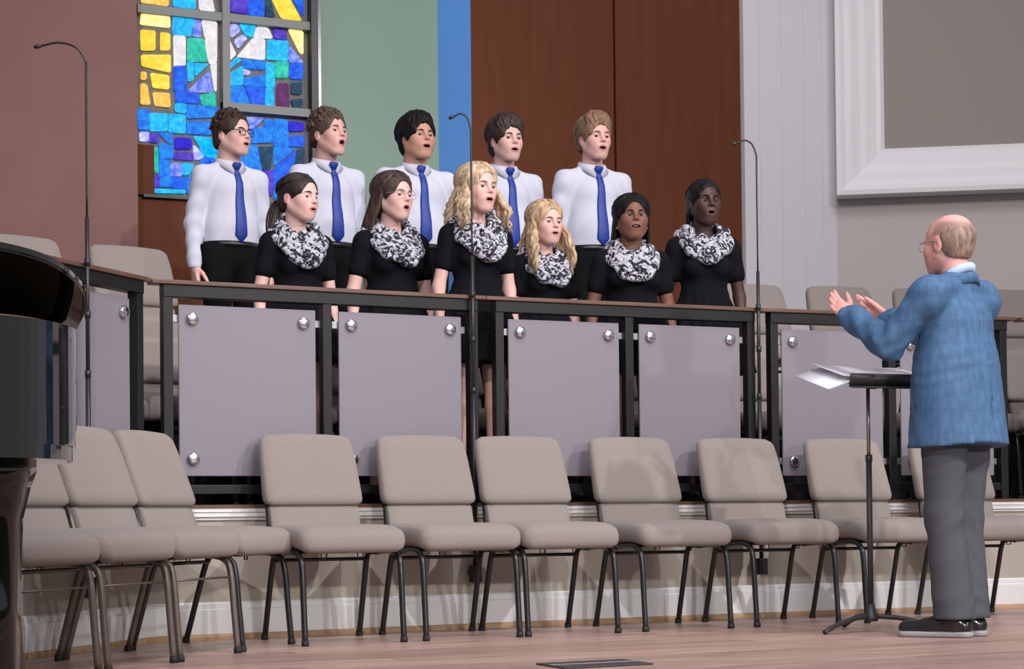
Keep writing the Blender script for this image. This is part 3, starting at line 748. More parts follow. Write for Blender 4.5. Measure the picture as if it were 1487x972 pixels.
# ================================================================== MUSIC STAND
M_stand = mat('music_stand_black', (0.03, 0.03, 0.032), 0.45)
M_grey = mat('music_stand_steel', (0.30, 0.29, 0.28), 0.3, metallic=0.8)
ms = thing('music_stand', 'black orchestral music stand holding an open score in front of the conductor', 'music stand', (1.30, -1.20, 0), R(-3))
MB().tube([(0, 0, 0.06), (0, 0, 0.74)], 0.0125, 12).build('lower_tube', M_stand, ms)
MB().tube([(0, 0, 0.72), (0, 0, 1.05)], 0.0085, 12).build('upper_tube', M_grey, ms)
MB().tube([(0, 0, 0.725), (0, 0, 0.755)], 0.015, 12).build('collar', M_stand, ms)
V, F = lathe([(0, 0.045), (0.030, 0.045), (0.032, 0.062), (0.022, 0.085), (0.016, 0.12), (0, 0.12)], 14); MB().add(V, F).build('hub', M_stand, ms)
for a in (205, 335, 90):
    ca, sa = math.cos(R(a + 3 - 12)), math.sin(R(a + 3 - 12))
    pts = [(0.02 * ca, 0.02 * sa, 0.066), (0.12 * ca, 0.12 * sa, 0.058), (0.22 * ca, 0.22 * sa, 0.036), (0.29 * ca, 0.29 * sa, 0.011)]
    MB().tube(smooth_path(pts, 5), 0.0105, 8, 1.3).build('tripod_leg', M_stand, ms)
til = R(15)
def desk_xf(V):
    V = np.array(V, float); c, s = math.cos(til), math.sin(til)
    return np.stack([V[:, 0], V[:, 1] * c - V[:, 2] * s - 0.02, V[:, 1] * s + V[:, 2] * c + 1.085], 1)
def boxv(x0, x1, y0, y1, z0, z1):
    V = np.array([(x0, y0, z0), (x1, y0, z0), (x1, y1, z0), (x0, y1, z0), (x0, y0, z1), (x1, y0, z1), (x1, y1, z1), (x0, y1, z1)], float)
    return V, np.array([(3, 2, 1, 0), (4, 5, 6, 7), (0, 1, 5, 4), (1, 2, 6, 5), (2, 3, 7, 6), (3, 0, 4, 7)])
V, F = boxv(-0.19, 0.25, -0.14, 0.17, -0.005, 0.0)
MB().add(V, F).build('desk', M_stand, ms, smooth=False, xf=desk_xf)
lp = MB(); V, F = boxv(-0.19, 0.25, -0.146, -0.14, -0.012, 0.042); lp.add(V, F); V, F = boxv(-0.19, 0.25, -0.165, -0.14, -0.016, -0.010); lp.add(V, F)
lp.build('lip', M_stand, ms, smooth=False, xf=desk_xf)
V, F = boxv(-0.02, 0.02, -0.03, 0.05, -0.045, -0.004); MB().add(V, F).build('tilt_bracket', M_stand, ms, smooth=False, xf=desk_xf)
score = thing('music_score', 'open white music score resting on the black music stand', 'sheet music', (1.30, -1.20, 0), R(-3))
M_page = mat('white_page', (0.82, 0.83, 0.88), 0.6)
M_cover = mat('pale_blue_page_edge', (0.42, 0.66, 0.80), 0.6)
def page(x0, x1, sag, z, name, m):
    xs = np.linspace(x0, x1, 12); V = []; 
    for i, x in enumerate(xs):
        u = abs(x - 0.03) / 0.26
        zz = z + 0.012 * math.sin(min(u, 1) * 2.6) - sag * max(0, u - 0.45) ** 2
        for yy in (-0.136, 0.14):
            for dz in (0, 0.0025): V.append((x, yy, zz + dz))
    V = np.array(V); Q = []
    for i in range(11):
        a, b_ = 4 * i, 4 * (i + 1)
        Q += [(a, a + 2, b_ + 2, b_), (a + 1, b_ + 1, b_ + 3, a + 3), (a, b_, b_ + 1, a + 1), (a + 2, a + 3, b_ + 3, b_ + 2)]
    Q += [(0, 1, 3, 2), (44, 46, 47, 45)]
    return MB().add(V, np.array(Q)).build(name, m, score, xf=desk_xf, smooth=False)
page(0.03, -0.285, 0.07, 0.0050, 'left_page_stack', M_page)
page(0.03, 0.26, 0.02, 0.0050, 'right_page_stack', M_page)
page(0.03, -0.280, 0.07, 0.0005, 'cover', M_cover)
page(0.03, 0.25, 0.0, 0.0005, 'cover', M_cover)
page(0.03, -0.22, -0.05, 0.0090, 'page', M_page)

# ================================================================== FLOOR BOX
fb = thing('floor_box', 'dark metal floor socket cover set in the stage planks', 'floor box', (-0.50, -2.10, 0), R(0))
obj('cover_plate', box(bmesh.new(), -0.17, 0.17, -0.11, 0.11, 0.0005, 0.006, 0.002), mat('dark_plate', (0.03, 0.03, 0.035), 0.4), fb)
obj('hinge_strip', box(bmesh.new(), -0.17, 0.17, -0.006, 0.006, 0.0055, 0.008, 0.001), M_arm, fb)

# ================================================================== PEOPLE: signed-distance modelling
class Field:
    def __init__(s, xs, ys, zs):
        s.ax = [np.asarray(a, np.float32) for a in (xs, ys, zs)]
        s.D = np.full([len(a) for a in s.ax], 0.25, np.float32)
    def block(s, lo, hi):
        sl = []
        for a, l, h in zip(s.ax, lo, hi):
            i = int(np.searchsorted(a, l)); j = int(np.searchsorted(a, h))
            sl.append(slice(max(i - 1, 0), min(j + 1, len(a))))
        g = (s.ax[0][sl[0]][:, None, None], s.ax[1][sl[1]][None, :, None], s.ax[2][sl[2]][None, None, :])
        return tuple(sl), g
    def _mix(s, sl, d, k, sub):
        D = s.D[sl]
        if D.size == 0: return
        if sub:
            d = -d; h = np.clip(0.5 - 0.5 * (D - d) / k, 0, 1)
            s.D[sl] = D * (1 - h) + d * h + k * h * (1 - h)
        else:
            h = np.clip(0.5 + 0.5 * (D - d) / k, 0, 1)
            s.D[sl] = D * (1 - h) + d * h - k * h * (1 - h)
    def ell(s, c, r, k=0.01, sub=False, frame=None):
        c = np.asarray(c, float); r = np.asarray(r, float); m = max(r) + k + 0.03
        cw = frame.to_body(c) if frame else c
        sl, (X, Y, Z) = s.block(cw - m, cw + m)
        if s.D[sl].size == 0: return s
        if frame: X, Y, Z = frame.to_local(X, Y, Z)
        x, y, z = X - c[0], Y - c[1], Z - c[2]
        k0 = np.sqrt((x / r[0]) ** 2 + (y / r[1]) ** 2 + (z / r[2]) ** 2) + 1e-6
        k1 = np.sqrt((x / r[0] ** 2) ** 2 + (y / r[1] ** 2) ** 2 + (z / r[2] ** 2) ** 2) + 1e-6
        s._mix(sl, (k0 * (k0 - 1) / k1).astype(np.float32), k, sub); return s
    def cone(s, a, b, ra, rb, k=0.01, sub=False, frame=None, flat=None):
        a = np.asarray(a, float); b = np.asarray(b, float)
        A, B = (frame.to_body(a), frame.to_body(b)) if frame else (a, b)
        m = max(ra, rb) + k + 0.03
        sl, (X, Y, Z) = s.block(np.minimum(A, B) - m, np.maximum(A, B) + m)
        if s.D[sl].size == 0: return s
        if frame: X, Y, Z = frame.to_local(X, Y, Z)
        ab = b - a; L2 = ab @ ab + 1e-9
        t = np.clip(((X - a[0]) * ab[0] + (Y - a[1]) * ab[1] + (Z - a[2]) * ab[2]) / L2, 0, 1)
        x = X - a[0] - t * ab[0]; y = Y - a[1] - t * ab[1]; z = Z - a[2] - t * ab[2]
        if flat is not None: y = y / flat
        s._mix(sl, (np.sqrt(x * x + y * y + z * z) - (ra + (rb - ra) * t)).astype(np.float32), k, sub); return s
    def fn(s, lo, hi, f, k=0.01, sub=False):
        sl, g = s.block(np.asarray(lo), np.asarray(hi))
        if s.D[sl].size: s._mix(sl, f(*g).astype(np.float32), k, sub)
        return s
    def clip(s, f):
        """intersect with f<0 over the whole grid"""
        g = (s.ax[0][:, None, None], s.ax[1][None, :, None], s.ax[2][None, None, :])
        s.D = np.maximum(s.D, f(*g).astype(np.float32) + np.zeros_like(s.D)); return s
    def warp(s, f):
        g = (s.ax[0][:, None, None], s.ax[1][None, :, None], s.ax[2][None, None, :])
        m = np.abs(s.D) < 0.05
        s.D = np.where(m, s.D + f(*g).astype(np.float32), s.D); return s
    def mesh(s):
        D = s.D; D[0] = np.maximum(D[0], 1e-3); D[-1] = np.maximum(D[-1], 1e-3)
        D[:, 0] = np.maximum(D[:, 0], 1e-3); D[:, -1] = np.maximum(D[:, -1], 1e-3)
        D[:, :, 0] = np.maximum(D[:, :, 0], 1e-3); D[:, :, -1] = np.maximum(D[:, :, -1], 1e-3)
        I = D < 0; c = np.zeros([n - 1 for n in D.shape], np.uint8)
        for dx in (0, 1):
            for dy in (0, 1):
                for dz in (0, 1):
                    c += I[dx:I.shape[0] - 1 + dx, dy:I.shape[1] - 1 + dy, dz:I.shape[2] - 1 + dz]
        act = (c > 0) & (c < 8); idx = np.argwhere(act); n = len(idx)
        vid = np.full(act.shape, -1, np.int32); vid[act] = np.arange(n)
        acc = np.zeros((n, 3)); cnt = np.zeros(n)
        cor = {(a, b, e): D[idx[:, 0] + a, idx[:, 1] + b, idx[:, 2] + e] for a in (0, 1) for b in (0, 1) for e in (0, 1)}
        for ax in range(3):
            for p in (0, 1):
                for q in (0, 1):
                    a = [0, 0, 0]; a[(ax + 1) % 3] = p; a[(ax + 2) % 3] = q; b = list(a); b[ax] = 1
                    va, vb = cor[tuple(a)], cor[tuple(b)]; m = (va < 0) != (vb < 0)
                    t = np.where(m, va / np.where(m, va - vb, 1), 0)
                    pos = np.array(a, float)[None].repeat(n, 0); pos[:, ax] += t
                    acc[m] += pos[m]; cnt[m] += 1
        fr = idx + acc / cnt[:, None]
        V = np.stack([np.interp(fr[:, i], np.arange(len(s.ax[i])), s.ax[i]) for i in range(3)], 1)
        F = []
        for ax in range(3):
            o1, o2 = (ax + 1) % 3, (ax + 2) % 3
            lo = [slice(None)] * 3; hi = [slice(None)] * 3
            lo[ax] = slice(0, -1); hi[ax] = slice(1, None)
            lo[o1] = hi[o1] = slice(1, -1); lo[o2] = hi[o2] = slice(1, -1)
            L, H = I[tuple(lo)], I[tuple(hi)]; e = np.argwhere(L != H)
            if not len(e): continue
            ins = L[tuple(e.T)]
            def cell(d1, d2):
                q = e.copy(); q[:, o1] += d1; q[:, o2] += d2; return vid[tuple(q.T)]
            f = np.stack([cell(0, 0), cell(1, 0), cell(1, 1), cell(0, 1)], 1)
            f[~ins] = f[~ins][:, ::-1]; F.append(f)
        F = np.concatenate(F)
        # one light smoothing pass
        E = np.concatenate([F[:, [0, 1]], F[:, [1, 2]], F[:, [2, 3]], F[:, [3, 0]]])
        S = np.zeros_like(V); N = np.bincount(E[:, 0], minlength=len(V)).astype(float)
        for i in range(3): S[:, i] = np.bincount(E[:, 0], V[E[:, 1], i], len(V))
        V = np.where(N[:, None] > 0, V * 0.55 + 0.45 * S / np.maximum(N, 1)[:, None], V)
        return V, F
def axis(lo, hi, base, fine=()):
    out = [lo]; x = lo
    while x < hi:
        st = base
        for a, b, f in fine:
            if a - st < x < b: st = min(st, f)
        x += st; out.append(x)
    return np.array(out)
class Frame:
    """head frame: origin c, yaw about z, then pitch (up +) about local x, roll about local y"""
    def __init__(s, c, yaw=0, pitch=0, roll=0, scale=1.0):
        M = Matrix.Rotation(yaw, 3, 'Z') @ Matrix.Rotation(-pitch, 3, 'X') @ Matrix.Rotation(roll, 3, 'Y')
        s.M = np.array(M); s.c = np.asarray(c, float); s.k = scale
    def to_body(s, p): return s.M @ (np.asarray(p) * s.k) + s.c
    def pts(s, V): return (np.asarray(V) * s.k) @ s.M.T + s.c
    def inv(s, V): return ((np.asarray(V) - s.c) @ s.M) / s.k
    def to_local(s, X, Y, Z):
        x, y, z = X - s.c[0], Y - s.c[1], Z - s.c[2]; M = s.M
        return ((M[0, 0] * x + M[1, 0] * y + M[2, 0] * z) / s.k, (M[0, 1] * x + M[1, 1] * y + M[2, 1] * z) / s.k, (M[0, 2] * x + M[1, 2] * y + M[2, 2] * z) / s.k)

def v3(*a): return np.array(a, float)
def unit(v): v = np.asarray(v, float); return v / (np.linalg.norm(v) + 1e-9)

def skeleton(p):
    """joints in a 1.75 m body facing -Y (its left is +X)"""
    f = p['sex'] == 'f'; b = p.get('bulk', 1.0)
    sh = 0.150 if f else 0.168
    sh *= 0.5 + 0.5 * b
    K = {'b': b, 'f': f}
    for s, n in ((1, 'l'), (-1, 'r')):
        K['sh' + n] = v3(sh * s, 0.022, 1.368)
        K['el' + n] = v3((sh + 0.050 * (0.4 + 0.6 * b)) * s, 0.045, 1.100)
        K['wr' + n] = v3((sh + 0.062 * b) * s, -0.005, 0.865)
        K['hf' + n] = unit((0.02 * s, -0.14, -1)); K['hs' + n] = unit((0.05 * s, -1, -0.1)); K['hn' + n] = unit((-s, -0.2, 0))
        K['curl' + n] = 0.38
        K['hip' + n] = v3(0.088 * s, 0.015, 0.93); K['kn' + n] = v3(0.092 * s, 0.0, 0.50); K['an' + n] = v3(0.095 * s, 0.03, 0.085)
        K['toe' + n] = v3(0.115 * s, -0.15, 0.03)
    K.update(p.get('joints', {}))
    return K
def torso(F, K, o=0.0, k=0.05, belly=0.0):
    b = K['b']
    if K['f']:
        F.ell((0, 0.022, 1.265), (0.136 * b + o, 0.092 * b + o, 0.150), k)
        F.cone(K['shl'] * [0.72, 1, 1], K['shr'] * [0.72, 1, 1], 0.044 + o, 0.044 + o, k * 0.6)
        for s in (-1, 1): F.ell((0.064 * s * b, -0.052 * b, 1.250), (0.058 * b + o, 0.050 * b + o, 0.060 + o), 0.03)
        F.ell((0, 0.015, 1.11), (0.120 * b + o + belly, 0.092 * b + o + belly, 0.15), k)
        F.ell((0, 0.03, 0.94), (0.160 * b + o, 0.118 * b + o, 0.14 + o), k)
    else:
        F.ell((0, 0.022, 1.265), (0.152 * b + o, 0.104 * b + o, 0.160), k)
        F.ell((0, -0.025, 1.295), (0.110 * b + o, 0.066 * b + o, 0.080), k * 0.6)
        F.cone(K['shl'] * [0.72, 1, 1], K['shr'] * [0.72, 1, 1], 0.050 + o, 0.050 + o, k * 0.6)
        F.ell((0, 0.012, 1.08), (0.140 * b + o + belly, 0.102 * b + o + belly, 0.20), k)
        F.ell((0, 0.02, 0.95), (0.152 * b + o, 0.115 * b + o, 0.13 + o), k)
    for n in 'lr':
        q = K['sh' + n]
        F.cone((q[0] * 0.18, 0.035, 1.428), q * [0.90, 1, 1] + [0, 0, 0.004], 0.042 + o * 0.6, 0.040 + o, 0.025)
def arm(F, K, n, o=0.0, upto=1.0, k=0.03, flare=0.0):
    a, e, w = K['sh' + n], K['el' + n], K['wr' + n]; g = 0.86 if K['f'] else 1.0; g *= 0.55 + 0.45 * K['b'] ** 1.6
    F.ell(a + [0, 0, -0.022], (0.047 * g + o, 0.050 * g + o, 0.056 * g + o), 0.02)
    if upto < 1.0:
        m = a + (e - a) * upto
        F.cone(a, m, 0.046 * g + o, 0.043 * g + o + flare, k)
    else:
        F.cone(a, e, 0.046 * g + o, 0.037 * g + o, k)
        F.cone(e, w, 0.038 * g + o, 0.026 * g + o * 0.9 + flare, k * 0.6)
def hand(F, K, n, scale=1.0):
    w, f, s_, nn = K['wr' + n], K['hf' + n], K['hs' + n], K['hn' + n]; c = K['curl' + n]; S = scale
    spread = K.get('spread' + n, 0.0)
    F.cone(w - f * 0.02, w + f * 0.02, 0.024 * S, 0.024 * S, 0.015)
    lens = (0.072, 0.082, 0.076, 0.058)
    for i, off in enumerate((0.030, 0.010, -0.010, -0.029)):
        kn = w + (f * (0.088 - 0.004 * abs(i - 1)) + s_ * off) * S
        F.cone(w + (f * 0.02 + s_ * off * 0.55) * S, kn, 0.0155 * S, 0.0115 * S, 0.012)
        d = unit(f + s_ * (off * spread * 10)); p = kn
        for j, fr in enumerate((0.45, 0.31, 0.24)):
            ang = c * (0.6 + 0.55 * j) * (1 + 0.12 * i)
            dj = unit(d * math.cos(ang) + nn * math.sin(ang))
            q = p + dj * lens[i] * fr * S
            F.cone(p, q, (0.0095 - 0.001 * j) * S, (0.0088 - 0.001 * j) * S, 0.004); p = q
    b0 = w + (f * 0.028 + s_ * 0.022 + nn * 0.008) * S
    td = unit(f * 0.62 + s_ * 0.62 + nn * (0.25 + c * 0.5)); b1 = b0 + td * 0.038 * S
    td2 = unit(f * 0.9 + s_ * 0.25 + nn * (0.2 + c * 0.5)); b2 = b1 + td2 * 0.033 * S; b3 = b2 + td2 * 0.022 * S
    F.cone(b0, b1, 0.0145 * S, 0.0115 * S, 0.010); F.cone(b1, b2, 0.0112 * S, 0.010 * S, 0.004); F.cone(b2, b3, 0.0098 * S, 0.0078 * S, 0.004)
def leg(F, K, n, o=0.0, k=0.03, hem=0.0):
    h, kn, an = K['hip' + n], K['kn' + n], K['an' + n]; b = 0.5 + 0.5 * K['b']
    F.cone(h, kn, 0.082 * b + o, 0.054 * b + o, k); F.cone(kn, an, 0.053 * b + o, 0.036 * b + o + hem, k)
def foot(F, K, n, o=0.0):
    an, t = K['an' + n], K['toe' + n]
    d = unit((t - an) * [1, 1, 0])
    F.cone(an, v3(an[0], an[1], 0.05), 0.036 + o, 0.036 + o, 0.02)
    F.cone(v3(an[0], an[1], 0.036) - d * 0.03, v3(t[0], t[1], 0.028), 0.034 + o, 0.027 + o, 0.03)
def head_sdf(F, fr, h):
    """face modelled in the head frame (faces -Y), origin between the ears"""
    jw = h.get('jaw', 1.0); op = h.get('open', 0.5); mw = h.get('mouth', 1.0); fat = h.get('fat', 0.0)
    dj = -0.013 * op
    E = lambda c, r, k=0.01, sub=False: F.ell(c, r, k, sub, fr)
    C = lambda a, b, ra, rb, k=0.01, sub=False: F.cone(a, b, ra, rb, k, sub, fr)
    E((0, 0.022, 0.040), (0.0735, 0.094, 0.080), 0.02)
    E((0, -0.012, 0.035), (0.067, 0.080, 0.066), 0.03)
    E((0, -0.030, -0.022), (0.0575 + fat, 0.066, 0.066), 0.03)
    E((0, -0.032, -0.050), (0.0540 + fat, 0.058, 0.046), 0.03)
    for s in (-1, 1):
        E((0.034 * s, -0.057, -0.018), (0.026 + fat * 0.8, 0.026, 0.026), 0.025)                 # cheeks
        C((0.050 * s * jw, 0.002, -0.045), (0.022 * s * jw, -0.060, -0.088 + dj), 0.020 + fat, 0.017 + fat * 0.5, 0.025)   # jaw line
    E((0, -0.070, -0.090 + dj), (0.022 * jw, 0.019, 0.018), 0.022)                                     # chin
    E((0, -0.074, -0.056 + dj * 0.5), (0.032, 0.024, 0.030), 0.022)                                    # muzzle
    for s in (-1, 1): C((0.008 * s, -0.089, 0.024), (0.044 * s, -0.070, 0.026), 0.0085, 0.0080, 0.014)  # brow ridge
    for s in (-1, 1): E((0.031 * s, -0.094, 0.006), (0.0185, 0.013, 0.0115), 0.012, True)              # sockets
    C((0, -0.088, 0.020), (0, -0.106, -0.016), 0.0072, 0.0095, 0.012)                                  # nose
    E((0, -0.107, -0.021), (0.0105, 0.0105, 0.0090), 0.006)
    for s in (-1, 1):
        E((0.0115 * s, -0.098, -0.025), (0.0075, 0.009, 0.0068), 0.005)
        E((0.0065 * s, -0.104, -0.0305), (0.0038, 0.0045, 0.003), 0.002, True)
    lid = h.get('lid', 0.5)
    for s in (-1, 1):                                                                                    # eyelids
        E((0.031 * s, -0.0735, 0.0165 - 0.0065 * lid), (0.0165, 0.0152, 0.0092), 0.002)
        E((0.031 * s, -0.0735, -0.0085), (0.0160, 0.0140, 0.0070), 0.002)
    # lips and open mouth
    zu, zl = -0.0515, -0.0615 - 0.013 * op
    w = 0.0235 * mw
    C((-w * 0.75, -0.0905, zu - 0.002), (0, -0.0955, zu), 0.0042, 0.0058, 0.006); C((w * 0.75, -0.0905, zu - 0.002), (0, -0.0955, zu), 0.0042, 0.0058, 0.006)
    C((-w * 0.7, -0.0885, zl + 0.002), (0, -0.0935, zl - 0.001), 0.0045, 0.0066, 0.006); C((w * 0.7, -0.0885, zl + 0.002), (0, -0.0935, zl - 0.001), 0.0045, 0.0066, 0.006)
    if op > 0.03: E((0, -0.0900, (zu + zl) / 2), (w * 0.72, 0.022, 0.0022 + 0.0088 * op), 0.003, True)
    else: E((0, -0.100, (zu + zl) / 2), (w * 0.95, 0.008, 0.0012), 0.002, True)
    for s in (-1, 1):                                                                                    # ears
        e = h.get('ear', 1.0)
        E((0.0735 * s, 0.014, -0.004), (0.0085, 0.0175 * e, 0.0305 * e), 0.008)
        E((0.0835 * s, 0.010, 0.000), (0.0060, 0.0090, 0.0170), 0.004, True)
def head_colors(L, h, skin):
    """vertex colours of skin, lips and mouth in head coordinates L (n,3)"""
    skin = np.array(skin); C = np.repeat(skin[None], len(L), 0)
    x, y, z = L.T; op = h.get('open', 0.5); mw = h.get('mouth', 1.0)
    front = (y < -0.02) & (np.abs(z) < 0.13)
    bl = np.exp(-(((np.abs(x) - 0.040) / 0.020) ** 2 + ((z + 0.022) / 0.022) ** 2)) * front * h.get('blush', 0.35)
    red = skin * np.array(h.get('blush_mul', (1.06, 0.70, 0.70)))
    C = C * (1 - bl[:, None]) + red * bl[:, None]
    nb = np.exp(-((x / 0.014) ** 2 + ((z + 0.022) / 0.014) ** 2)) * (y < -0.09) * 0.4 * h.get('blush', 0.35) / 0.35
    C = C * (1 - nb[:, None]) + red * nb[:, None]
    er = np.clip((np.abs(x) - 0.071) / 0.008, 0, 1) * 0.3 * (np.abs(y) < 0.05); C = C * (1 - er[:, None]) + red * er[:, None]
    zu, zl = -0.0515, -0.0615 - 0.013 * op; zc = (zu + zl) / 2; w = 0.0235 * mw
    q = np.sqrt((x / (w + 0.001)) ** 2 + ((z - zc) / ((zu - zl) / 2 + 0.0065)) ** 2)
    lip = np.clip((1.12 - q) / 0.16, 0, 1) * (y < -0.075)
    C = C * (1 - lip[:, None]) + np.array(h.get('lip', (0.46, 0.19, 0.18))) * lip[:, None]
    q2 = np.sqrt((x / (w * 0.74)) ** 2 + ((z - zc) / (0.0024 + 0.0090 * op)) ** 2)
    ins = np.clip((1.05 - q2) / 0.15, 0, 1) * (y < -0.06) * (1 if op > 0.03 else 0.5)
    C = C * (1 - ins[:, None]) + np.array((0.045, 0.012, 0.012)) * ins[:, None]
    if 'stubble' in h:                                                                              # close-cropped sides and back
        col = np.array(h['stubble']); d = np.minimum(y - (-0.030 + 0.30 * np.clip(z - 0.02, 0, 1)), np.minimum(z + 0.060, 0.100 + 0.15 * (np.abs(x) - 0.06) - z + 0.25 * np.clip(0.05 - y, 0, 1) * 0))
        ear = (np.abs(x) > 0.068) & (np.abs(y - 0.012) < 0.030) & (z < 0.034) & (z > -0.05)
        m = np.clip(d / 0.022, 0, 1) * 0.85 * ~ear; C = C * (1 - m[:, None]) + col * m[:, None]
        m2 = np.clip((z - 0.05) / 0.03, 0, 1) * 0.4 * (y < 0.02); C = C * (1 - m2[:, None]) + col * 1.6 * m2[:, None]
    # lash line
    for s in (-1, 1):
        le = np.exp(-(((x - 0.031 * s) / 0.014) ** 4 + ((z - (0.0065 - 0.0055 * h.get('lid', 0.5))) / 0.0022) ** 2)) * (y < -0.07) * 0.75
        C = C * (1 - le[:, None]) + np.array((0.03, 0.02, 0.018)) * le[:, None]
    return C
M_skin = skin_mat('skin')
M_eye = {}
def eye_mat(name, iris):
    if name in M_eye: return M_eye[name]
    m = bpy.data.materials.new('eye_' + name); m.use_nodes = True
    nt = m.node_tree; b = nt.nodes['Principled BSDF']; b.inputs['Roughness'].default_value = 0.15
    tc = nt.nodes.new('ShaderNodeTexCoord'); sx = nt.nodes.new('ShaderNodeSeparateXYZ'); nt.links.new(tc.outputs['Object'], sx.inputs[0])
    cr = nt.nodes.new('ShaderNodeValToRGB'); cr.color_ramp.interpolation = 'CONSTANT'
    cr.color_ramp.elements[0].color = (0.01, 0.01, 0.01, 1)
    e = cr.color_ramp.elements.new(0.05); e.color = (*iris, 1); e2 = cr.color_ramp.elements.new(0.19); e2.color = (0.55, 0.52, 0.5, 1)
    cr.color_ramp.elements[-1].color = (0.55, 0.52, 0.5, 1)
    mr = nt.nodes.new('ShaderNodeMapRange'); mr.inputs[1].default_value = -0.0128; mr.inputs[2].default_value = 0.0128
    nt.links.new(sx.outputs['Y'], mr.inputs[0]); nt.links.new(mr.outputs[0], cr.inputs[0]); nt.links.new(cr.outputs[0], b.inputs['Base Color'])
    M_eye[name] = m; return m

# ---------------------------------------------------------------- hair
def hair_cap(fr, thick=0.012, face=None, low=-0.05, top=0.0, lumps=None, res=0.0045, back=0.0, seed=0, lump_r=(0.010, 0.016), amp=0.0, side=0.0):
    """shell over the cranium in head coordinates; face=(centre, radii) cut away"""
    g = np.arange(-0.17, 0.175, res); F = Field(np.arange(-0.135, 0.136, res), np.arange(-0.15, 0.175, res), np.arange(-0.16, 0.175, res))
    t = thick
    F.ell((0, 0.026 + back * 0.5, 0.042 + top * 0.4), (0.0735 + t + side, 0.092 + t + back, 0.080 + t + top), 0.01)
    F.ell((0, 0.050 + back * 0.4, -0.02), (0.064 + t, 0.058 + t, 0.075), 0.02)
    F.ell((0, -0.012, 0.037), (0.067 + t, 0.080 + t * 0.6, 0.066 + t), 0.03)
    if lumps:
        rr = random.Random(seed)
        for i in range(lumps):
            a = rr.uniform(-math.pi, math.pi); el = math.asin(rr.uniform(-0.15, 1.0))
            c = v3(math.sin(a) * math.cos(el) * (0.0735 + t + side), -math.cos(a) * math.cos(el) * (0.092 + t) + 0.024, math.sin(el) * (0.080 + t + top) + 0.044)
            r = rr.uniform(*lump_r); F.ell(c, (r, r, r * 0.9), 0.004)
    c, r = face or ((0, -0.135, -0.020), (0.067, 0.095, 0.108))
    F.ell(c, r, 0.006, True); F.ell((0, -0.100, -0.062), (0.105, 0.098, 0.075), 0.006, True)
    for s in (-1, 1): F.ell((0.088 * s, 0.002, -0.030), (0.028, 0.024, 0.050), 0.006, True)
    F.clip(lambda X, Y, Z: (low - 0.25 * (Y - 0.06)) - Z)
    if amp: F.warp(lambda X, Y, Z: amp * np.sin(90 * X + 40 * Z) * np.sin(70 * Y + 3) + amp * 0.6 * np.sin(160 * X - 60 * Y + 90 * Z))
    return F.mesh()
def scalp(a, el, t=0.012):
    """point on the scalp; a = azimuth from the face (0 front, +x side positive), el elevation"""
    return v3(math.sin(a) * math.cos(el) * (0.0735 + t), -math.cos(a) * math.cos(el) * (0.090 + t) + 0.022, math.sin(el) * (0.080 + t) + 0.042)
def fringe(mb, n, a0, a1, el0, el1, length, rr, r=0.007, swirl=0.0, lift=0.006, start=0.8, wave=0.0):
    """locks from the crown forward over the forehead"""
    for i in range(n):
        a = a0 + (a1 - a0) * (i + rr.uniform(-0.4, 0.4)) / max(1, n - 1)
        e_end = rr.uniform(el0, el1); pts = []
        ph = rr.uniform(0, 6)
        for k in range(7):
            u = k / 6; el = start + (e_end - start) * u
            p = scalp(a + swirl * u + 0.05 * math.sin(ph + 4 * u), el, 0.012 + lift * math.sin(math.pi * min(1, u * 1.1)) + 0.004 + wave * math.sin(9 * u + ph))
            pts.append(p)
        rad = [r * (0.7 + 0.5 * math.sin(math.pi * (0.15 + 0.75 * k / 6))) for k in range(7)]; rad[-1] = r * 0.15
        mb.tube(pts, rad, 6, 1.35)
def long_hair(mb, n, rr, length, spread=0.02, part=0.0, fwd=0.0, wave=0.0, freq=30, r=0.0085, amin=0.95, amax=math.pi, sides=(1, -1), zstart=-0.07, out=0.0, front_frac=0.0, body=None, backdrop=0.0, tip=0.2):
    """locks from the parting down round the head and over shoulders/back, in head coordinates"""
    for i in range(n):
        s = sides[i % len(sides)]; u0 = (i + rr.random()) / n
        a_end = s * (amin + (amax - amin) * u0)
        a_start = s * (0.15 + 2.4 * u0) if u0 < 0.9 else s * 2.6
        el_s = 1.25 - 0.25 * u0
        pts = []; ph = rr.uniform(0, 6.28)
        for k in range(6):
            u = k / 5
            a = a_start + (a_end - a_start) * min(1, u * 1.25); el = el_s + (-0.30 - el_s) * u
            p = scalp(a, el, 0.015 + 0.006 * math.sin(3.1 * u)); p[0] += part * (1 - u)
            pts.append(p)
        e = pts[-1]; tx = e[0] * (1 + spread * 8) + out * s
        L = length * rr.uniform(0.85, 1.08); m = max(7, int(L / 0.035))
        goes_front = (u0 < front_frac)
        for k in range(1, m + 1):
            u = k / m
            x = e[0] + (tx - e[0]) * min(1, u * 1.6); y = e[1] + (0.03 + backdrop) * u
            if goes_front: y = e[1] - fwd * math.sin(min(1, u * 1.3) * math.pi / 2)
            z = e[2] - L * u
            w = wave * min(1, u * 2.5)
            x += w * math.sin(freq * L * u + ph); y += w * math.cos(freq * L * u + ph * 1.3)
            pts.append(v3(x, y, z))
        nn = len(pts)
        rad = [r * (0.75 + 0.4 * math.sin(math.pi * min(0.95, (k + 1) / nn * 0.9))) for k in range(nn)]; rad[-1] = r * tip; rad[-2] = r * 0.6
        mb.tube(pts, rad, 6, 1.4)

